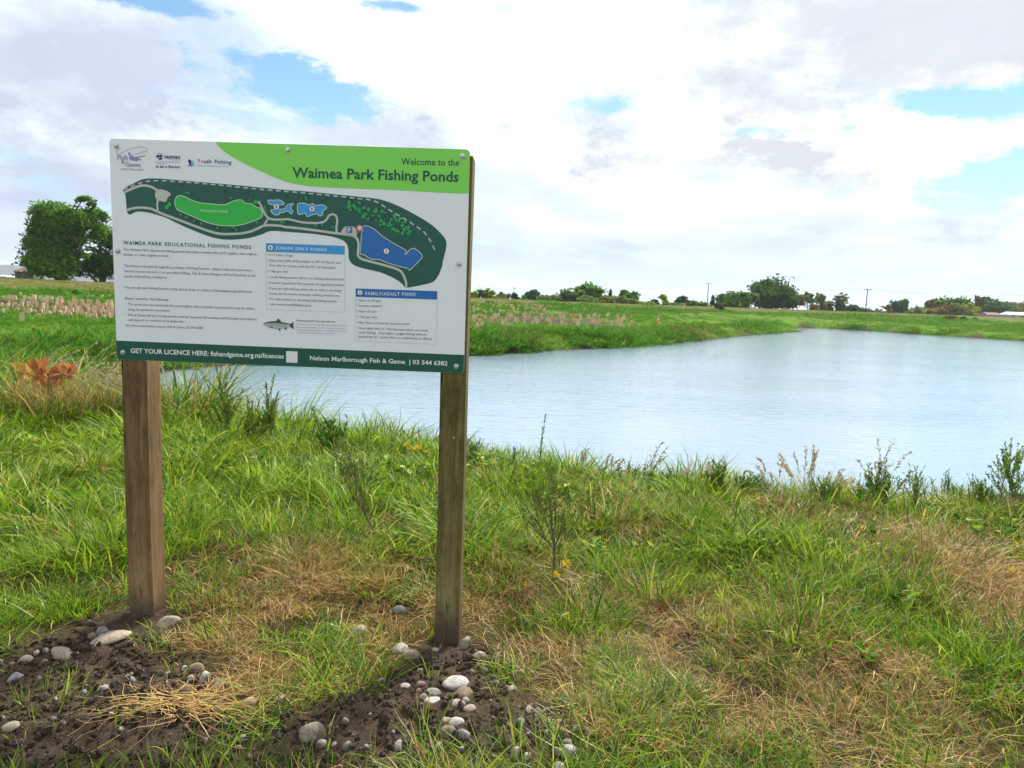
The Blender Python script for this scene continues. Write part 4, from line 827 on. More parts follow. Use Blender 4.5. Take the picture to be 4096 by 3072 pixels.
def plant(name, label, cat, u, v, group=None, D=None):
    global DV
    DV = 0; p = hit(u, v)
    while (p.y > 12 or float(pond_sd(np.array([p.x]), np.array([p.y]))[0]) < 1.7) and DV < 260: DV += 8; p = hit(u, v + DV)   # roots stay on the brow
    return tag(empty(name, p), label, cat, group), p, (p - Vector((0, 0, EYE))).length
def shrub(name, label, u, v, hpx, seed, stems=6, lean=(0, 0), spread=.25, lmat=M_BROOM, lsize=.018, ldens=150, kids=3, depth=1, smat=M_STEM, cat='shrub', r=.004, fork=0):
    e, p, D = plant(name, label, cat, u*1.8517, v*1.8517, 'broom and weed plants on the near bank'); rng = random.Random(seed); Hh = (hpx*1.8517 + DV)/FPX*D
    b = MB(); lb = MB()
    if fork:
        base = Vector((lean[0], lean[1], 1)).normalized(); b.tube([(0, 0, -.05), base*fork*Hh*.5, base*fork*Hh], [r*1.8, r*1.6, r*1.3], 6); o = base*fork*Hh
    else: o = Vector((0, 0, -.02))
    for k in range(stems):
        d = Vector((lean[0] + rng.gauss(0, spread), lean[1] + rng.gauss(0, spread), 1)); st = o if fork else Vector((rng.gauss(0, .04), rng.gauss(0, .04), -.02))
        grow(b, rng, st, d, Hh*rng.uniform(.65, 1.05)*(1-fork), r, depth, 1, lsize, ldens, .3, kids, .4)
    fs = MB(); fl = MB()
    for src, m_ in ((fs, 0), (fl, 1)):
        for f_, mi in zip(b.F, b.M):
            if mi == m_: src.add([b.V[i] for i in f_], [tuple(range(len(f_)))])
    tag(fs.build('stem', smat, e), kind='stuff')
    if fl.F: tag(fl.build('foliage', lmat, e), kind='stuff')
    return e
shrub('broom_shrub', 'tall leafy broom leaning left in front of the pond by the left post', 500, 952, 122, 1, 6, (-.38, .1), .18, ldens=330, lsize=.02, kids=6)
shrub('broom_shrub', 'thick dark broom clump right of the tall leaning broom', 545, 955, 70, 2, 9, (.1, 0), .28, ldens=330, lsize=.02, kids=5)
shrub('broom_shrub', 'narrow upright broom with leafy top, seen under the sign centre', 590, 958, 98, 3, 4, (0, .05), .07, ldens=420, lsize=.02, kids=5)
shrub('broom_shrub', 'thin leafy broom close behind the left post right side', 352, 930, 105, 4, 5, (.12, 0), .14, ldens=220)
shrub('leafy_bush', 'dense dark green leafy bush on the brow under the sign', 712, 972, 64, 5, 14, (0, 0), .4, M_WLEAF, .032, 260, 2, cat='bush')
shrub('broom_shrub', 'sparse grey-green broom sapling growing left of the right post', 815, 1165, 182, 6, 7, (-.5, .05), .32, ldens=85, lsize=.014, kids=4, depth=2, lmat=M_BROOMD, smat=M_TWIG, r=.0034, fork=.3)
shrub('broom_shrub', 'sparse broom sapling with forked trunk growing right of the right post', 1195, 1255, 212, 7, 8, (.0, .05), .46, ldens=85, lsize=.014, kids=4, depth=2, lmat=M_BROOMD, smat=M_TWIG, r=.0038, fork=.3)
for k, (u, v, hp, lab) in enumerate(((745, 972, 62, 'dry brown weed stalk right of the dark leafy bush'), (872, 985, 50, 'short brown weed stalk left of the right post'), (920, 985, 112, 'thin tall weed stalk beside the right post left edge'), (1163, 1000, 128, 'tallest single weed stalk standing against the water'),
                                     (1097, 1000, 44, 'short weed stalk left of the tallest stalk'), (1335, 1035, 50, 'thin reddish weed stalk on the brow'), (1440, 1052, 40, 'dark dead weed stalk beside the purple weed'), (1880, 1075, 66, 'dark weed stalk among the right seed grasses'), (655, 965, 55, 'thin weed stalk left of the dark leafy bush'), (1905, 1068, 84, 'lanky weed stalk on the right of the brow'))):
    shrub('weed_stalk', lab, u, v, hp, 20+k, 1 if hp > 60 else 2, (random.Random(k).gauss(0, .05), 0), .05, M_PURP if k in (6, 7) else M_WLEAF if k % 2 else M_BROOMD, .028, 130, 2, 0, M_TWIG, 'weed', .0045)
for k, (u, v, hp, st, lab) in enumerate(((1370, 1040, 66, 6, 'leafy upright weed clump right of the tallest stalk'), (1395, 1042, 62, 5, 'leafy upright weed clump next to the purple weed'), (1560, 1062, 62, 9, 'green weed clump with spiky tops at the brow centre right'), (1605, 1066, 68, 9, 'tall spiky weed clump right of the brow centre'), (1640, 1066, 46, 8, 'low spiky weed clump beside the seed grass'),
                                          (1790, 1080, 52, 10, 'dark bushy weed clump under the arching seed grass'), (1850, 1085, 60, 12, 'dark bushy weed clump in the right middle'), (1905, 1085, 80, 10, 'tall broom-like weed clump on the right'), (1975, 1085, 66, 10, 'rounded green weed clump right of the tall one'), (2055, 1085, 70, 10, 'loose green weed clump near the right edge'), (2120, 1085, 50, 10, 'low weed clump near the right edge'), (2195, 1085, 98, 7, 'tall leafy weed at the very right edge'),
                                          (1300, 1036, 30, 8, 'low green weed clump at the water edge by the right post'), (1030, 985, 52, 8, 'leafy weed clump touching the right post right side'))):
    shrub('weed_clump', lab, u, v, hp*(.62 + .13*(k % 3)), 40+k, st + 6, (.25*math.sin(k*2.3), 0), .3, M_BROOM if k % 3 else M_WLEAF, .013 + .003*(k % 4), 170 + 40*(k % 3), 3, 1, M_STEM, 'weed', .0018)
shrub('purple_weed', 'small dark purple weed on the brow left of centre right', 1447, 1052, 34, 70, 6, (0, 0), .22, M_PURP, .02, 260, 2, 1, M_TWIG, 'weed', .003)
def seedgrass(label, u, v, hpx, seed, n=9, lean=.25, mt=M_SEED):
    e, p, D = plant('seed_grass', label, 'grass', u*1.8517, v*1.8517, 'seeding grasses on the near bank'); rng = random.Random(seed); Hh = (hpx*1.2*1.8517 + DV)/FPX*D; b = MB(); hd = MB()
    for k in range(n):
        a = rng.uniform(-.5, 1.2); d = Vector((rng.gauss(lean, .22), rng.gauss(0, .2), 1)).normalized(); q = Vector((rng.gauss(0, .03), rng.gauss(0, .03), -.02)); pts = [q.copy()]; L = Hh*rng.uniform(.75, 1.15)
        for s in range(8):
            d = (d + Vector((lean*.12, 0, -.035*s))).normalized(); q = q + d*L/8; pts.append(q.copy())
        b.tube(pts, [.0018*(1-.08*s) for s in range(9)], 3)
        for s in range(40):
            t = rng.uniform(4.5, 8); q = pts[int(t) if t < 8 else 7].lerp(pts[min(int(t)+1, 8)], t % 1); hd.leaf(q, d + Vector((rng.gauss(0, .5), rng.gauss(0, .5), rng.gauss(0, .4))), rng.uniform(.016, .04), .008)
    tag(b.build('stem', M_SEED, e), kind='stuff'); tag(hd.build('seed_head', mt, e), kind='stuff')
for k, (u, v, hp, n_, ln, lab) in enumerate(((1730, 1072, 84, 10, -.1, 'pale seed grass with arching plumes on the right brow'), (1790, 1074, 60, 8, .3, 'pale seed grass right of the arching plumes'), (1890, 1075, 88, 8, .1, 'tall pale seed grass near the dark weed stalk'), (1310, 1038, 48, 6, .15, 'wispy pinkish seed grass left of the leafy weeds'), (1530, 1062, 66, 4, -.25, 'single wispy seed grass leaning over the water'), (1250, 1025, 50, 5, .1, 'thin seed grass right of the tallest stalk'),
                                             (205, 900, 105, 14, .3, 'whitish plumed seed grass left of the left post'), (150, 890, 120, 14, .35, 'whitish plumed seed grass behind the orange leaved plant'), (245, 905, 80, 10, .1, 'whitish seed grass touching the left post'), (55, 890, 120, 10, .4, 'green seed grass arching over at the left edge'), (1400, 1045, 76, 3, .1, 'thin reed-like seed grass beside the right post brow'), (1660, 1070, 60, 6, -.2, 'fine seed grass in front of the low spiky weeds'))):
    seedgrass(lab, u, v, hp, 80+k, n_, ln)
def leafplant(name, label, u, v, hpx, seed, n, lmat, ls, wide=.5, spread=.12, flat=.6, cat='plant', parts=()):
    e, p, D = plant(name, label, cat, u*1.8517, v*1.8517); rng = random.Random(seed); Hh = (hpx*1.8517 + DV)/FPX*D; b = MB(); lf = MB()
    for k in range(n):
        d = Vector((rng.gauss(0, .35), rng.gauss(0, .35), 1)); q = Vector((rng.gauss(0, spread*.3), rng.gauss(0, spread*.3), -.02)); tip = q + d.normalized()*Hh*rng.uniform(.6, 1)
        b.tube([q, q.lerp(tip, .5) + Vector((0, 0, .02)), tip], [.003, .0025, .0015], 4)
        for s in range(9):                                        # feathery compound leaf: leaflets on both sides of a drooping midrib
            t = s/9; c = tip + Vector((d.x, d.y, .2 - t*.6))*ls*1.6*t; w = ls*(1-.7*t)
            for sg in (-1, 1): lf.leaf(c, Vector((-d.y*sg, d.x*sg, .15)) + Vector((rng.gauss(0, .25), rng.gauss(0, .25), rng.gauss(0, .2))), w, w*wide)
    tag(b.build('stem', M_STEM, e), kind='stuff'); tag(lf.build('foliage', lmat, e), kind='stuff'); return e, p, D
leafplant('yellow_weed', 'bright yellow feathery weed behind the left post left side', 225, 885, 38, 1, 6, M_YLEAF, .055)
leafplant('yellow_weed', 'bright yellow feathery weed right of the left post', 428, 905, 34, 2, 5, M_YLEAF, .06)
leafplant('yellow_weed', 'orange-yellow small weed touching the left post right edge', 358, 912, 24, 3, 4, M_YLEAF, .045)
leafplant('yellow_weed', 'yellow weed between the leafy bush and the right post', 880, 990, 42, 4, 6, M_YLEAF, .04)
leafplant('yellow_weed', 'yellow hemlock sprig at the foot of the right broom sapling', 1200, 1240, 34, 5, 3, M_YLEAF, .03)
leafplant('yellow_weed', 'bright yellow sprig in the grass right of centre', 1680, 1105, 22, 6, 5, M_YLEAF, .035)
leafplant('yellow_weed', 'yellow sprig lying in the grass at the right edge', 2190, 1255, 26, 7, 4, M_YLEAF, .05)
leafplant('yellow_weed', 'small yellow weed above the wispy pinkish seed grass', 1265, 1022, 20, 8, 4, M_YLEAF, .03)
leafplant('yellow_weed', 'low yellow weed among right brow weeds', 1625, 1082, 14, 9, 5, M_YLEAF, .03)
leafplant('green_weed', 'fresh green feathery weed right of the left post', 440, 985, 36, 11, 9, M_WLEAF, .05)
leafplant('green_weed', 'fresh green feathery weed left of the leaning broom base', 390, 965, 30, 12, 8, M_WLEAF, .05)
# wilted plant with big orange and red leaves
e, p, D = plant('wilted_weed', 'wilted weed with big orange and red leaves in tall grass left of the sign', 'plant', 100*1.8517, 893*1.8517)
b = MB(); k_ = 1.8517/FPX*D*.84
for x0, z0 in ((-18, 70), (-35, 90), (12, 80), (30, 92)): b.tube([(0, 0, -.03), (x0*k_*.5, 0, z0*k_*.55), (x0*k_, 0, z0*k_)], [.006, .005, .003], 5)
tag(b.build('stem', M_STEM, e), kind='stuff')
def bigleaf(pts, m_, y0):
    rng = random.Random(int(pts[0][0]*7)); q = MB(); c = np.mean(np.array(pts), 0)
    for k in range(50):
        i = rng.randrange(len(pts)); a, b_ = np.array(pts[i]), np.array(pts[(i+1) % len(pts)]); w = a + (b_-a)*rng.random(); t = rng.random()**.6; x, z = c + (w-c)*t*.85
        d = Vector((w[0]-c[0], rng.gauss(0, 14), w[1]-c[1] + rng.gauss(0, 8))); L = rng.uniform(.07, .13)
        q.leaf((x*k_, y0 + rng.gauss(0, .03), z*k_), d, L, L*.55, up=Vector((rng.gauss(0, .3), 1, rng.gauss(0, .3))))
    return tag(q.build('leaf', m_, e), kind='stuff')
bigleaf([(-50, 108), (-12, 112), (-6, 90), (6, 62), (0, 45), (-30, 48), (-46, 66), (-40, 88)], M_ORNG, -.02)
bigleaf([(-14, 110), (2, 108), (14, 90), (22, 86), (30, 66), (10, 55), (0, 66), (-6, 90)], M_REDL, -.05)
bigleaf([(20, 84), (34, 97), (52, 104), (56, 96), (44, 80), (28, 66), (16, 70)], M_REDL, .02)
bigleaf([(-12, 60), (14, 64), (24, 44), (6, 30), (-14, 38)], M_ORNG, .04)

# ------------------------------------------------------------------ tree guards in the planted ground
M_CARD, N = mat('cardboard_guard'); oi = N.node('ShaderNodeObjectInfo').outputs['Random']; ob_ = N.node('ShaderNodeTexCoord').outputs['Object']
gc = N.mix(N.noise(ob_, 9, 3), N.ramp(oi, [(0, (.66, .47, .26)), (.5, (.78, .59, .35)), (.85, (.82, .67, .45)), (1, (.85, .78, .67))]), (.74, .56, .33))
gt = N.node('ShaderNodeBsdfTranslucent'); N.put(gt.inputs[0], gc); gm_ = N.node('ShaderNodeMixShader'); gm_.inputs[0].default_value = .22; N.l.new(pbsdf(N, gc, .85, .1), gm_.inputs[1]); N.l.new(gt.outputs[0], gm_.inputs[2]); finish(N, gm_.outputs[0])
M_STAKE = plain('bamboo_stake', (.42, .32, .16), .7, .2)
def guard_mesh(seed):
    r = random.Random(seed); b = MB(); w, h, t = .085, .34, .006; tw = r.uniform(-.1, .1); sq = r.uniform(.55, 1); top = r.uniform(.95, 1.12)
    ring = [(-1, -1), (1, -1), (1, 1), (-1, 1)]
    def P_(i, z, inset): x, y = ring[i]; f = (1 if z == 0 else top); return ((x*(w-inset))*f + tw*z, y*(w-inset)*sq*f, z + (r.uniform(-.012, .012) if z else 0))
    O0 = [P_(i, 0, 0) for i in range(4)]; O1 = [P_(i, h, 0) for i in range(4)]; I0 = [P_(i, 0, t) for i in range(4)]; I1 = [(x*(1-t/w), y*(1-t/w), z) for x, y, z in O1]
    F = []
    for i in range(4):
        j = (i+1) % 4; F += [(i, j, 4+j, 4+i), (8+j, 8+i, 12+i, 12+j), (4+i, 4+j, 12+j, 12+i)]
    b.add(O0+O1+I0+I1, F); b.tube([(w*.6, 0, -.05), (w*.6+tw*h, 0, h+.07)], .007, 5, 1); b.tube([(-w*.6, 0, -.05), (-w*.6+tw*h, 0, h+.04)], .007, 5, 1)
    for k in range(5): b.leaf((0, 0, h*.7), (r.gauss(0, .5), r.gauss(0, .5), 1), .16, .03, 2)
    return b.mesh('tree_guard', [M_CARD, M_STAKE, M_WLEAF])
GM = [guard_mesh(k) for k in range(8)]; rg = np.random.default_rng(12)
AREAS = [(0, 450, 1183, 1292, 30, 66, .8, 150, 'tan cardboard tree guard in the planting left of the sign', 'guards left of the sign'),
         (1882, 2560, 1244, 1316, 48, 92, 1.3, 120, 'pale cardboard tree guard on the slope right of the sign', 'guards right of the sign'),
         (1882, 2340, 1214, 1246, 74, 112, .8, 70, 'pale tree guard in the far upper strip under the bank', 'guards in the far upper row')]
for u0, u1, v0, v1, d0, d1, gap, nmax, lab, grp in AREAS:
    got = []; u = rg.uniform(u0, u1, 9000); D = rg.uniform(d0, d1, 9000); X = (u-2048)/FPX*D; Z = H(X, D); MU = mulchf(X, D)
    for x, y, z, mu_ in zip(X, D, Z, MU):
        if len(got) >= nmax: break
        if mu_ < (.3 if u0 == 0 else .12): continue
        pu, pv_ = project((x, y, z))
        if not (u0 < pu < u1 and v0 < pv_ < v1): continue
        if any((x-a)**2 + (y-b_)**2 < gap**2 for a, b_, _ in got): continue
        got.append((x, y, z))
    ys = np.array([q[1] for q in got]); us = np.array([project(q)[0] for q in got]); y1, y2 = np.quantile(ys, (.33, .67)); p1, p2 = np.quantile(us, (.33, .67))
    for (x, y, z), uu in zip(got, us):
        row = 'front rows' if y < y1 else 'middle rows' if y < y2 else 'back rows'; sid = 'left part' if uu < p1 else 'centre' if uu < p2 else 'right part'
        o = bpy.data.objects.new('tree_guard', GM[rg.integers(8)]); o.location = (x, y, z-.01); s_ = rg.uniform(.95, 1.3)*(1 if u0 == 0 else 1.2); o.scale = (s_*rg.uniform(.8, 1.1), s_, s_)
        o.rotation_euler = (rg.normal(0, .08), rg.normal(0, .09), rg.uniform(-.9, .9)); tag(link(o), f'{lab}, {row}, {sid}', 'tree guard', grp)

# traffic cone
M_CONE = plain('orange_plastic', (.75, .09, .02), .5, .4, var=.05); M_CWHITE = plain('white_reflective_band', (.75, .75, .73), .4, .4); M_RUB = plain('black_rubber', (.03, .03, .03), .8, .2)
p = hit(2632, 1297); e = tag(empty('traffic_cone', p + Vector((0, 0, .02))), 'orange traffic cone with white band on the grass across the pond', 'cone')
def lathe(prof, n=16):
    b = MB(); V = [(r*math.cos(6.2832*k/n), r*math.sin(6.2832*k/n), z) for r, z in prof for k in range(n)]
    b.add(V, [(i*n+k, i*n+(k+1) % n, (i+1)*n+(k+1) % n, (i+1)*n+k) for i in range(len(prof)-1) for k in range(n)]); return b
b = lathe([(.19, .03), (.15, .06), (.045, .85), (.03, .87), (.001, .87)]); b.build('cone_body', M_CONE, e, True)
b = lathe([(.118, .37), (.120, .37), (.085, .62), (.083, .62)]); b.build('reflective_band', M_CWHITE, e, True)
b = MB(); b.box((0, 0, .015), (.46, .46, .03)); b.build('base', M_RUB, e)

# ------------------------------------------------------------------ trees beyond the bank
M_BARK = plain('tree_bark', (.10, .08, .06), .9, .1, var=.25, scale=3); M_BAREBARK = plain('grey_twigs', (.20, .17, .15), .9, .1, var=.2, scale=3)
def fm(name, c0, c1, c2): return leafy(name, [(p_, tuple(x*k_ for x, k_ in zip(c_, (1.5, 1.6, 1.2)))) for p_, c_ in ((0, c0), (.5, c1), (1, c2))], .35, .6)
FM = dict(dark=fm('dark_green_leaves', (.018, .045, .012), (.035, .08, .018), (.07, .13, .03)), mid=fm('mid_green_leaves', (.035, .08, .018), (.065, .14, .03), (.12, .2, .05)), pale=fm('grey_green_leaves', (.06, .09, .04), (.11, .15, .06), (.18, .21, .09)),
          yel=fm('yellow_green_leaves', (.12, .14, .02), (.22, .24, .035), (.33, .33, .06)), olive=fm('olive_leaves', (.06, .075, .025), (.11, .12, .04), (.17, .17, .06)), brown=fm('brown_leaves', (.10, .06, .035), (.17, .11, .06), (.25, .18, .10)),
          blue=fm('blue_green_leaves', (.02, .045, .03), (.035, .075, .045), (.06, .11, .06)), gorse=fm('gorse_bloom', (.05, .08, .015), (.16, .14, .02), (.42, .30, .025)), bramble=fm('bramble_twigs', (.045, .035, .03), (.075, .056, .05), (.12, .09, .08)), ivy=fm('bright_leaves', (.03, .072, .012), (.062, .14, .02), (.13, .22, .038)))
def crown(lobes, n, size, seed, mt, clump=.26, hollow=.45):
    g = np.random.default_rng(seed); vol = np.array([a*b_*c for *_, a, b_, c in lobes])**.7; vol = vol/vol.sum(); C = []; Tn = []
    for (x, y, z, a, b_, c), w in zip(lobes, vol):
        m = max(20, int(n*w)); nc = max(6, int(m/38)); d = g.normal(size=(nc, 3)); d /= np.linalg.norm(d, axis=1)[:, None]; rr = (hollow + (1-hollow)*g.random(nc)**.6)
        cc = d*rr[:, None]*np.array([a, b_, c]); k = g.integers(0, nc, m); off = np.clip(g.normal(size=(m, 3)), -1.7, 1.7)*np.array([a, b_, c])*clump*g.uniform(.6, 1.2, nc)[k][:, None]
        off[:, 2] *= .75; C.append(cc[k] + off + np.array([x, y, z])); Tn.append(np.clip(g.uniform(.1, .9, nc)[k]*.55 + g.random(m)*.45, 0, 1))
    C = np.vstack(C); T = np.concatenate(Tn); m = len(C); u = g.normal(size=(m, 3)); u /= np.linalg.norm(u, axis=1)[:, None]; v = np.cross(u, g.normal(size=(m, 3))); v /= np.linalg.norm(v, axis=1)[:, None]
    s = size*g.uniform(.55, 1.3, m)[:, None]; V = np.stack([C - u*s, C + v*s*.55, C + u*s, C - v*s*.55], 1).reshape(-1, 3)
    return np_mesh('crown', V, np.arange(4*m).reshape(-1, 4), mt, False, dict(tint=np.repeat(T, 4)))
def limbs(b, rng, h, r, spread, n=6, levels=1, fork=.35):
    tr = [Vector((0, 0, -.3)), Vector((rng.gauss(0, .02)*h, 0, h*fork)), Vector((rng.gauss(0, .05)*h, rng.gauss(0, .05)*h, h*.75))]; b.tube(tr, [r, r*.75, r*.3], 7)
    for k in range(n):
        t = rng.uniform(fork*.6, .7); p0 = Vector((0, 0, h*t)); a = rng.uniform(0, 6.283); L = spread*rng.uniform(.6, 1.05); q = p0 + Vector((math.cos(a)*L, math.sin(a)*L, h*rng.uniform(.1, .35)))
        mid = p0.lerp(q, .5) + Vector((0, 0, -.03*h)); b.tube([p0, mid, q], [r*.45, r*.3, r*.08], 5)
        for w in range(levels*5):
            t2 = rng.uniform(.3, 1); s0 = p0.lerp(q, t2); d = (q-p0).normalized() + Vector((rng.gauss(0, .6), rng.gauss(0, .6), rng.uniform(0, .8))); e_ = s0 + d.normalized()*L*rng.uniform(.25, .6)
            b.tube([s0, s0.lerp(e_, .5) + Vector((0, 0, .02*h)), e_], [r*.13, r*.09, r*.03], 4)
            if levels > 1:
                for w2 in range(4):
                    s1 = s0.lerp(e_, rng.uniform(.3, 1)); e2 = s1 + Vector((rng.gauss(0, .5), rng.gauss(0, .5), rng.uniform(.1, .9))).normalized()*L*rng.uniform(.12, .3); b.tube([s1, e2], [r*.06, r*.025], 3)
def bankY(u): t = (u-2048)/FPX; return 135/(1-.75*t)
def tree(name, label, u, vtop, hw, colr, D=None, shape='round', n=900, seed=1, group='trees beyond the bank', vbase=None, cat='tree', size=None):
    D = D or bankY(u)*1.1 + 12; top = at(u, vtop, D)
    zb = top.z if False else hz(top.x, D); base = Vector((top.x, D, zb)); h = top.z - zb; w = hw*1.12/FPX*D; n = int(n*1.8); rng = random.Random(seed)
    e = tag(empty(name, base), label, cat, group); b = MB(); sz_ = size or max(.16, .0028*D)
    if shape == 'round': lobes = [(0, 0, h*.52, w*.82, w*.82, h*.42), (0, 0, h*.3, w*.8, w*.7, h*.25)] + [(w*.55*math.cos(a), w*.55*math.sin(a), h*rng.uniform(.26, .72), w*rng.uniform(.4, .55), w*.5, h*rng.uniform(.2, .28)) for a in np.arange(0, 6.2, .8)]
    elif shape == 'bush': lobes = [(w*rng.uniform(-.6, .6), w*rng.uniform(-.5, .5), h*rng.uniform(.3, .6), w*rng.uniform(.4, .6), w*.5, h*rng.uniform(.3, .42)) for _ in range(6)] + [(0, 0, h*.45, w*.95, w*.6, h*.45), (0, 0, h*.25, w*1.05, w*.6, h*.25)]
    elif shape == 'cone': lobes = [(0, 0, h*(.12 + .82*t), w*(1.02-t)*.9, w*(1.02-t)*.9, h*.10) for t in np.linspace(0, 1, 8)]
    elif shape == 'tall': lobes = [(w*.3*math.sin(k*2.1), 0, h*(.25 + .65*k/6), w*.6, w*.6, h*.16) for k in range(7)]
    else: lobes = [(w*rng.uniform(-.65, .65), w*rng.uniform(-.5, .5), h*rng.uniform(.45, .88), w*rng.uniform(.25, .42), w*.35, h*rng.uniform(.08, .16)) for _ in range(9)]
    limbs(b, rng, h*.95, max(.05, h*.024), w*.75, 7 if shape in ('airy', 'bare') else 4, 2 if shape == 'bare' else 1)
    b.build('trunk', M_BAREBARK if shape == 'bare' else M_BARK, e)
    o = bpy.data.objects.new('crown', crown(lobes, n, sz_, seed, FM[colr], .3, .35 if shape != 'airy' else .2)); link(o, e); return e
for k, (nm, lab, u, vt, hw, c, shp, n_) in enumerate((
  ('round_tree', 'small yellow-green round tree just right of the sign', 1893, 1160, 16, 'yel', 'round', 500), ('dark_tree', 'small dark tree beside the two yellow-green ones', 1921, 1160, 14, 'dark', 'airy', 350), ('bare_tree', 'pale leafless tree behind the small dark tree', 1932, 1146, 25, 'pale', 'bare', 120),
  ('round_tree', 'yellow-green domed tree right of the leafless one', 1957, 1163, 25, 'yel', 'round', 700), ('pale_tree', 'pale green low tree left of the leftmost power pole', 2016, 1172, 23, 'pale', 'bush', 500), ('dark_tree', 'dark open-branched tree at the leftmost power pole', 2060, 1169, 15, 'dark', 'airy', 380),
  ('dark_tree', 'dark blue-green broad tree in a gap left of the willows', 2129, 1158, 29, 'blue', 'round', 900), ('hedge_tree', 'grey-green tree right of the dark broad tree', 2180, 1176, 24, 'pale', 'bush', 450), ('hedge_tree', 'olive grey tree in front of the willow left end', 2222, 1176, 22, 'olive', 'bush', 450), ('dark_tree', 'small dark crown peeking left of the willow mass', 2254, 1166, 14, 'blue', 'round', 300),
  ('willow_tree', 'soft grey-green willow left of the tall round tree', 2290, 1154, 46, 'pale', 'round', 1500), ('round_tree', 'tall round blue-green tree above the willows', 2361, 1127, 49, 'mid', 'round', 2000), ('hedge_tree', 'olive hedge tree under the tall round tree', 2352, 1176, 34, 'pale', 'bush', 700), ('hedge_tree', 'olive hedge tree left of the small dark spire', 2420, 1181, 32, 'olive', 'bush', 700),
  ('dark_tree', 'small dark spire standing above the hedge', 2443, 1160, 12, 'blue', 'cone', 300), ('hedge_tree', 'olive hedge tree right of the small dark spire', 2478, 1184, 32, 'pale', 'bush', 700), ('round_tree', 'round blue-green tree right of the hedge', 2517, 1160, 36, 'mid', 'round', 1200), ('hedge_tree', 'low olive hedge end before the round blue-green tree', 2528, 1192, 26, 'olive', 'bush', 450),
  ('dark_tree', 'low dark shrubby tree left of the pale yellow tree', 2615, 1196, 20, 'dark', 'bush', 350), ('pale_tree', 'pale yellowish airy tree in the middle distance', 2656, 1178, 22, 'yel', 'airy', 420), ('dark_tree', 'dark airy tree right of the pale yellowish one', 2723, 1177, 27, 'blue', 'airy', 480), ('hedge_tree', 'low olive bush left of the middle power pole', 2768, 1192, 20, 'olive', 'bush', 350),
  ('conifer', 'small dark conifer right of the middle power pole', 2852, 1185, 15, 'dark', 'cone', 450), ('round_tree', 'bright green tree left of its twin', 2921, 1165, 40, 'ivy', 'round', 1300), ('round_tree', 'bright green tree right of its twin', 2968, 1165, 34, 'ivy', 'round', 1200), ('pale_tree', 'thin pale tree left of the largest round tree', 3012, 1170, 24, 'pale', 'airy', 500),
  ('round_tree', 'largest round dark green tree on the skyline', 3100, 1113, 80, 'dark', 'round', 4200), ('bare_tree', 'brownish bare poplar right of the largest round tree', 3195, 1167, 30, 'brown', 'bare', 260), ('bare_tree', 'grey bare poplar beside the brownish one', 3235, 1170, 26, 'pale', 'bare', 260), ('bare_tree', 'airy leafless tree above the small shrubs', 3284, 1176, 22, 'pale', 'bare', 160),
  ('bare_tree', 'wide leafless tree above the dark round shrub', 3362, 1173, 32, 'pale', 'bare', 160), ('dark_tree', 'dark bushy tree with orange tips below the leafless tree', 3305, 1199, 24, 'olive', 'bush', 500), ('dark_tree', 'dark round shrub under the wide leafless tree', 3365, 1205, 24, 'dark', 'bush', 500), ('hedge_tree', 'brown bush left of the dark bushy tree', 3260, 1214, 15, 'brown', 'bush', 260), ('hedge_tree', 'low blue distant trees right of the dark round shrub', 3412, 1217, 24, 'blue', 'bush', 350),
  ('pale_tree', 'olive shrub tree left of the black conifer', 3546, 1214, 20, 'olive', 'airy', 350), ('conifer', 'blackish broad conifer on the right skyline', 3578, 1207, 26, 'blue', 'bush', 800), ('pale_tree', 'slender light green tree right of the black conifer', 3617, 1201, 18, 'mid', 'tall', 500),
  ('dark_tree', 'open dark tree at the left of the right-hand wood', 3736, 1194, 42, 'olive', 'airy', 800), ('round_tree', 'tall dark tree in the right-hand wood', 3806, 1184, 56, 'dark', 'round', 1900), ('dark_tree', 'dark tree in the middle of the right-hand wood', 3905, 1187, 40, 'olive', 'airy', 800), ('round_tree', 'broad dark tree right in the right-hand wood', 3965, 1194, 62, 'dark', 'round', 1900), ('round_tree', 'dark tree at the right edge of the picture', 4055, 1204, 56, 'olive', 'round', 1500),
  ('hedge_tree', 'low grey hedge between the dark shrubby tree and pale yellow tree', 2585, 1203, 40, 'pale', 'bush', 400), ('hedge_tree', 'low green hedge right of the pale yellowish tree', 2690, 1206, 36, 'mid', 'bush', 400), ('hedge_tree', 'low grey hedge left of the middle power pole', 2806, 1208, 34, 'pale', 'bush', 350), ('hedge_tree', 'low hedge between grey roofs and black conifer', 3480, 1232, 60, 'blue', 'bush', 500), ('hedge_tree', 'low pale hedge right of the slender light green tree', 3662, 1225, 34, 'pale', 'bush', 350), ('hedge_tree', 'low hedge left of the leftmost power pole', 1990, 1186, 40, 'olive', 'bush', 400), ('hedge_tree', 'low green hedge left of the dark broad tree', 2095, 1188, 26, 'mid', 'bush', 300),
  ('hedge_tree', 'reddish brown bush before the right-hand wood', 3709, 1229, 26, 'brown', 'bush', 400), ('hedge_tree', 'tan brown bush right of the reddish one', 3757, 1230, 28, 'brown', 'bush', 400), ('hedge_tree', 'olive domed bush before the right-hand wood', 3814, 1214, 30, 'olive', 'bush', 600), ('hedge_tree', 'yellow-green domed bush before the right-hand wood', 3874, 1216, 36, 'yel', 'bush', 800), ('dark_tree', 'dark clipped shrub by the right-hand houses', 3950, 1231, 18, 'dark', 'bush', 300), ('dark_tree', 'dark hedge shrub above the pale blue roof', 4005, 1236, 30, 'dark', 'bush', 400))):
    front = nm == 'hedge_tree'
    tree(nm, lab, u, vt, hw, c, bankY(u)*(1.09 if front else 1.16) + 12, shp, n_, 200+k)
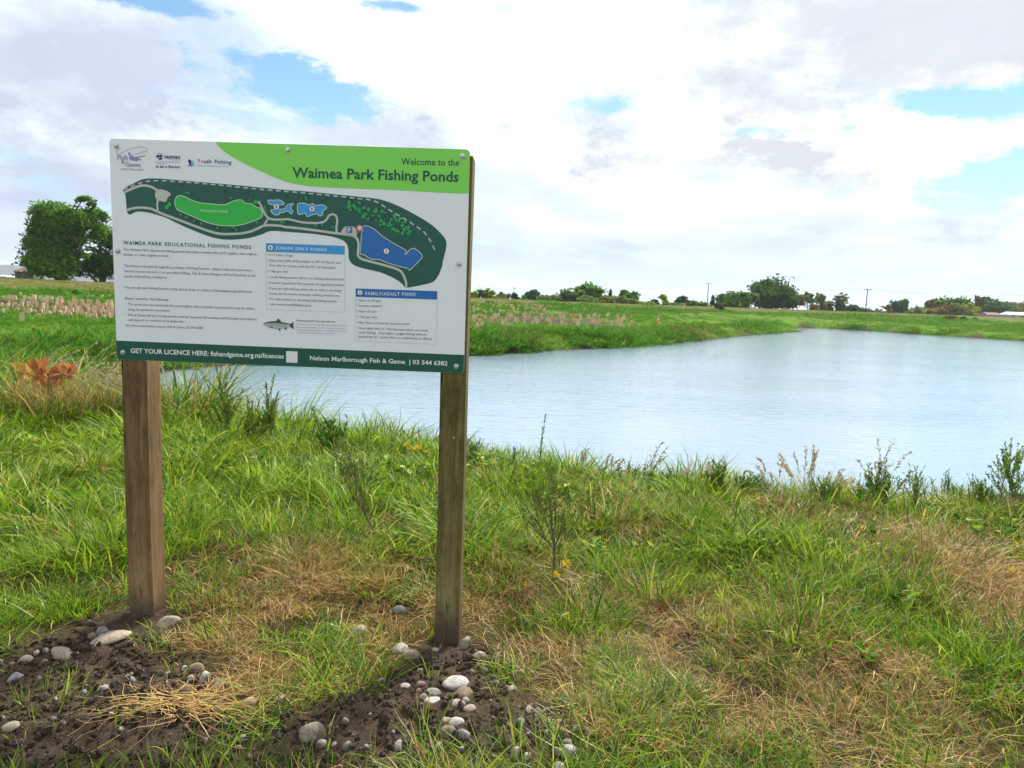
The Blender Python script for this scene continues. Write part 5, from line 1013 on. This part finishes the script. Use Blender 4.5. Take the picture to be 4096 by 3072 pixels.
# the big old tree and its darker neighbour left of the sign, shaped lobe by lobe
def lobetree(label, D, lobes_px, tpx, n, colr, seed, size, name='old_tree', trunk=True, twigs=()):
    q = at(tpx[0], tpx[1], D); zb = hz(q.x, D); e = tag(empty(name, (q.x, D, zb)), label, 'tree', 'trees beyond the bank'); k = D/FPX; L = []
    for u, v, a, b_ in lobes_px: c = at(u, v, D); L.append((c.x-q.x, random.Random(int(u)).uniform(-.5, .5)*a*k, c.z-zb, a*k, a*k*.9, b_*k))
    link(bpy.data.objects.new('crown', crown(L, n, size, seed, FM[colr], .30, .25)), e); b = MB(); rng = random.Random(seed)
    for x, y, z, a, _, c in L:
        m0 = Vector((x*.25, y*.25, z*.45)); b.tube([(0, 0, -.4), (x*.06, 0, z*.25), m0, (x*.7, y*.7, z*.9), (x, y, z + c*.6)], [.42, .34, .22, .10, .03], 7)
        for _w in range(9):
            s0 = m0.lerp(Vector((x, y, z)), rng.uniform(.2, 1)); d = Vector((rng.gauss(0, 1), rng.gauss(0, 1), rng.gauss(.3, .6))).normalized(); b.tube([s0, s0 + d*a*.6 + Vector((0, 0, .1)), s0 + d*a*1.15], [.06, .035, .012], 4)
    for (u0, v0, u1, v1) in twigs:
        a0, a1 = at(u0, v0, D) - e.location, at(u1, v1, D) - e.location; b.tube([a0, a0.lerp(a1, .5) + Vector((0, 0, .3)), a1], [.08, .05, .015], 5)
        for _w in range(14):
            s0 = a0.lerp(a1, rng.uniform(.3, 1)); d = (a1-a0).normalized() + Vector((rng.gauss(0, .6), rng.gauss(0, .5), rng.gauss(0, .6))); b.tube([s0, s0 + d*rng.uniform(.4, 1.1)], [.022, .006], 3)
    b.build('trunk', M_BARK, e)
def c7(x, y): return x/2.9105, 750 + y/2.9105
def l7(*L): return [(*c7(x, y), a/2.9105, b_/2.9105) for x, y, a, b_ in L]
lobetree('big dense green tree standing behind the bank left of the sign', 100, l7((620, 330, 190, 140), (480, 420, 110, 150), (800, 380, 210, 150), (980, 400, 140, 140), (700, 560, 260, 170), (460, 640, 150, 140), (430, 560, 110, 60), (560, 800, 210, 190), (420, 880, 110, 130), (720, 880, 170, 190), (1060, 300, 90, 90), (1160, 340, 80, 60), (1000, 140, 90, 28), (920, 150, 45, 25), (1050, 200, 50, 40), (880, 780, 90, 60), (620, 960, 240, 100), (1130, 500, 100, 110)), c7(720, 1050), 21000, 'ivy', 301, .27,
         twigs=[(*c7(430, 720), *c7(250, 560)), (*c7(400, 720), *c7(240, 680)), (*c7(880, 700), *c7(1040, 640))])
lobetree('dark twiggy tree half hidden behind the sign left edge', 106, l7((1180, 500, 120, 130), (1260, 620, 110, 100), (1120, 760, 130, 80), (1180, 930, 180, 130), (980, 950, 130, 100), (1340, 900, 160, 160), (1380, 600, 120, 120)), c7(1180, 1050), 5200, 'dark', 302, .26, 'dark_tree',
         twigs=[(*c7(1180, 700), *c7(1280, 440)), (*c7(1200, 720), *c7(1310, 600)), (*c7(980, 760), *c7(900, 610))])
# bushes on the near side of the bank
def bankbush(name, label, u, vb, vt, hw, c, seed, n=500):
    p = hit(u, vb); D = p.y; top = at(u, vt, D); e = tag(empty(name, p), label, 'bush', 'bushes below the bank'); h = max(.3, top.z - p.z); w = hw/FPX*D; r = random.Random(seed)
    lobes = [(w*r.uniform(-.6, .6), w*r.uniform(-.4, .4), h*r.uniform(.3, .65), w*r.uniform(.35, .5), w*.45, h*r.uniform(.25, .35)) for _ in range(6)] + [(0, 0, h*.4, w*.8, w*.6, h*.4)]
    b = MB(); limbs(b, r, h*.8, .05, w*.6, 5, 1); b.build('stem', M_BARK, e); link(bpy.data.objects.new('crown', crown(lobes, n, .0016*D, seed, FM[c], .3, .3)), e)
bankbush('bramble_bush', 'purplish brown bare bramble bush against the bank', 2880, 1246, 1206, 26, 'bramble', 401, 700)
bankbush('gorse_bush', 'yellow flowering gorse bush on the right meadow', 3797, 1283, 1255, 26, 'gorse', 402, 800)
bankbush('dark_bush', 'small dark round bush right of the gorse', 3852, 1282, 1267, 13, 'dark', 403, 400)
bankbush('dark_bush', 'tiny dark bush at the right of the meadow', 3900, 1278, 1268, 9, 'dark', 404, 250)
for k, (u, vb, vt, hw, c, lab) in enumerate(((185, 1176, 1146, 26, 'ivy', 'dark green bush at the bank foot under the big tree'), (235, 1178, 1156, 22, 'mid', 'green bush right of the dark one at the bank foot'), (310, 1180, 1158, 20, 'ivy', 'green bush at the bank foot near the sign'), (375, 1180, 1160, 22, 'olive', 'olive bush at the bank foot near the sign'), (425, 1182, 1160, 20, 'ivy', 'green bush touching the sign left edge'), (60, 1172, 1156, 30, 'mid', 'low green bush at the bank foot at the left edge'),
     (1960, 1214, 1202, 22, 'ivy', 'low green bush at the bank foot right of the sign'), (2060, 1220, 1208, 24, 'mid', 'low green bush above the far upper guards'))):
    bankbush('bank_bush', lab, u, vb, vt, hw, c, 420+k, 420)
for k, (u, v, hw, lab) in enumerate(((2085, 1345, 16, 'patch of yellow blossom on the far bank edge right of the sign'), (2145, 1350, 12, 'smaller yellow blossom patch on the far bank edge'), (2160, 1345, 9, 'tiny yellow blossom patch beside it'), (2320, 1345, 8, 'lone yellow blossom tuft on the far bank'), (700//5, 1333, 12, 'yellow blossom patch on the left far bank'))):
    bankbush('yellow_weed', lab, u, v, v-11, hw, 'gorse', 440+k, 110)

# ------------------------------------------------------------------ power poles and wires
M_POLE = plain('grey_brown_pole', (.11, .085, .065), .9, .1, var=.15, scale=4); M_WIRE = plain('dark_wire', (.05, .05, .055), .5, .4)
POLES = []
for u, vt, vb, D, lab in ((2057, 1150, 1196, 330, 'leftmost power pole, partly hidden by a dark tree'), (2398, 1144, 1206, 285, 'dark power pole standing before the tall round tree'), (2835, 1132, 1222, 250, 'power pole with crossarm left of the bright green trees'), (3471, 1155, 1262, 212, 'power pole with crossarm on the right, standing before the bank'), (4380, 1172, 1300, 185, '')):
    top = at(u, vt, D); zb = hz(top.x, D); e = empty('power_pole', (top.x, D, zb)); h = top.z - zb
    tag(e, lab or 'power pole beyond the right edge of the picture', 'power pole', 'power poles along the bank')
    b = MB(); b.tube([(0, 0, -.5), (0, 0, h*.5), (0, 0, h)], [.17, .145, .11], 10); b.build('pole', M_POLE, e)
    b = MB(); b.box((0, -.14, h-.35), (2.4, .1, .13), .0); b.build('crossarm', M_POLE, e)
    for x in (-1.05, -.45, .45, 1.05):
        b = MB(); b.tube([(x, -.14, h-.30), (x, -.14, h-.08)], [.05, .035], 6); b.build('insulator', M_WIRE, e)
    POLES.append((top.x, D, zb + h - .1))
POLES.insert(0, (POLES[0][0]-95, 415, POLES[0][2]))
for k in range(len(POLES)-1):
    a, c = Vector(POLES[k]), Vector(POLES[k+1]); b = MB()
    for off in (-1.05, 1.05):
        b.tube([a.lerp(c, t) + Vector((off, -.14, -1.3*4*t*(1-t))) for t in np.linspace(0, 1, 13)], .018, 3)
    tag(b.build('power_line', M_WIRE), ('power wires running off to the left of the leftmost pole', 'power wires between the two left poles', 'power wires passing above the hedge trees', 'power wires above the largest round tree', 'power wires running off to the right edge')[k], 'wires', kind=None)

# ------------------------------------------------------------------ houses beyond the bank
M_ROOFG = plain('grey_metal_roof', (.40, .43, .46), .5, .4, var=.04, scale=1); M_ROOFR = plain('red_brown_roof', (.13, .07, .055), .7, .2, var=.1, scale=1); M_ROOFB = plain('pale_blue_roof', (.45, .52, .58), .5, .4, var=.03, scale=1); M_WALLC = plain('cream_wall', (.55, .52, .46), .8, .2, var=.04, scale=1); M_WALLD = plain('dark_wall', (.10, .10, .11), .8, .2, var=.1, scale=1); M_GLASS = plain('window_glass', (.03, .04, .05), .1, .6)
def house(label, u0, u1, vt, veave, D, roof, wall, rz=0, dep=7):
    c = at((u0+u1)/2, vt, D); zb = hz(c.x, D); w = (u1-u0)/FPX*D; ze = at((u0+u1)/2, veave, D).z - zb; zt = c.z - zb; e = tag(empty('house', (c.x, D + dep/2, zb), rz), label, 'house', 'houses beyond the bank')
    b = MB(); b.box((0, 0, ze/2-.1), (w*.92, dep*.9, ze+.2)); b.build('wall', wall, e)
    b = MB(); x, y = w/2, dep/2
    V = [(-x, -y, ze), (x, -y, ze), (x, y, ze), (-x, y, ze), (-x*.8, 0, zt), (x*.8, 0, zt)]; V2 = [(a, b2, z+.15) for a, b2, z in V]
    b.add(V+V2, [(6, 7, 11, 10), (8, 9, 10, 11), (7, 8, 11), (9, 6, 10), (1, 0, 4, 5), (3, 2, 5, 4), (2, 1, 5), (0, 3, 4), (0, 1, 7, 6), (1, 2, 8, 7), (2, 3, 9, 8), (3, 0, 6, 9)]); b.build('roof', roof, e)
    for fx in (-.28, .05, .3):
        b = MB(); b.box((w*fx, -dep*.45-.02, ze*.62), (min(1.6, w*.14), .06, min(1.1, ze*.4))); b.build('window', M_GLASS, e)
house('red-brown shed roof beside the big tree at the left edge', 42, 112, 1074, 1090, 118, M_ROOFR, M_WALLD, .25, 5)
house('low pale grey roof at the very left edge', -60, 26, 1101, 1108, 122, M_ROOFG, M_WALLC)
house('low grey roof right of the blue distant trees', 3425, 3495, 1229, 1246, 265, M_ROOFG, M_WALLC); house('second low grey roof left of the black conifer', 3492, 3550, 1229, 1246, 275, M_ROOFG, M_WALLC)
house('red-brown tiled roof under the right-hand wood', 3950, 4016, 1251, 1262, 292, M_ROOFR, M_WALLC); house('pale blue-grey roof at the right edge', 4035, 4140, 1250, 1262, 298, M_ROOFB, M_WALLC)

# ------------------------------------------------------------------ air
M_HAZE, N = mat('haze_air'); v = N.node('ShaderNodeVolumePrincipled'); v.inputs['Color'].default_value = (.86, .92, 1, 1); v.inputs['Density'].default_value = .00012; v.inputs['Anisotropy'].default_value = .2
o = N.node('ShaderNodeOutputMaterial'); N.l.new(v.outputs[0], o.inputs['Volume'])
b = MB(); b.box((0, 0, 80), (13000, 13000, 175)); hz_ = b.build('haze', M_HAZE); tag(hz_, 'thin pale air over the whole place', 'haze', kind='stuff')
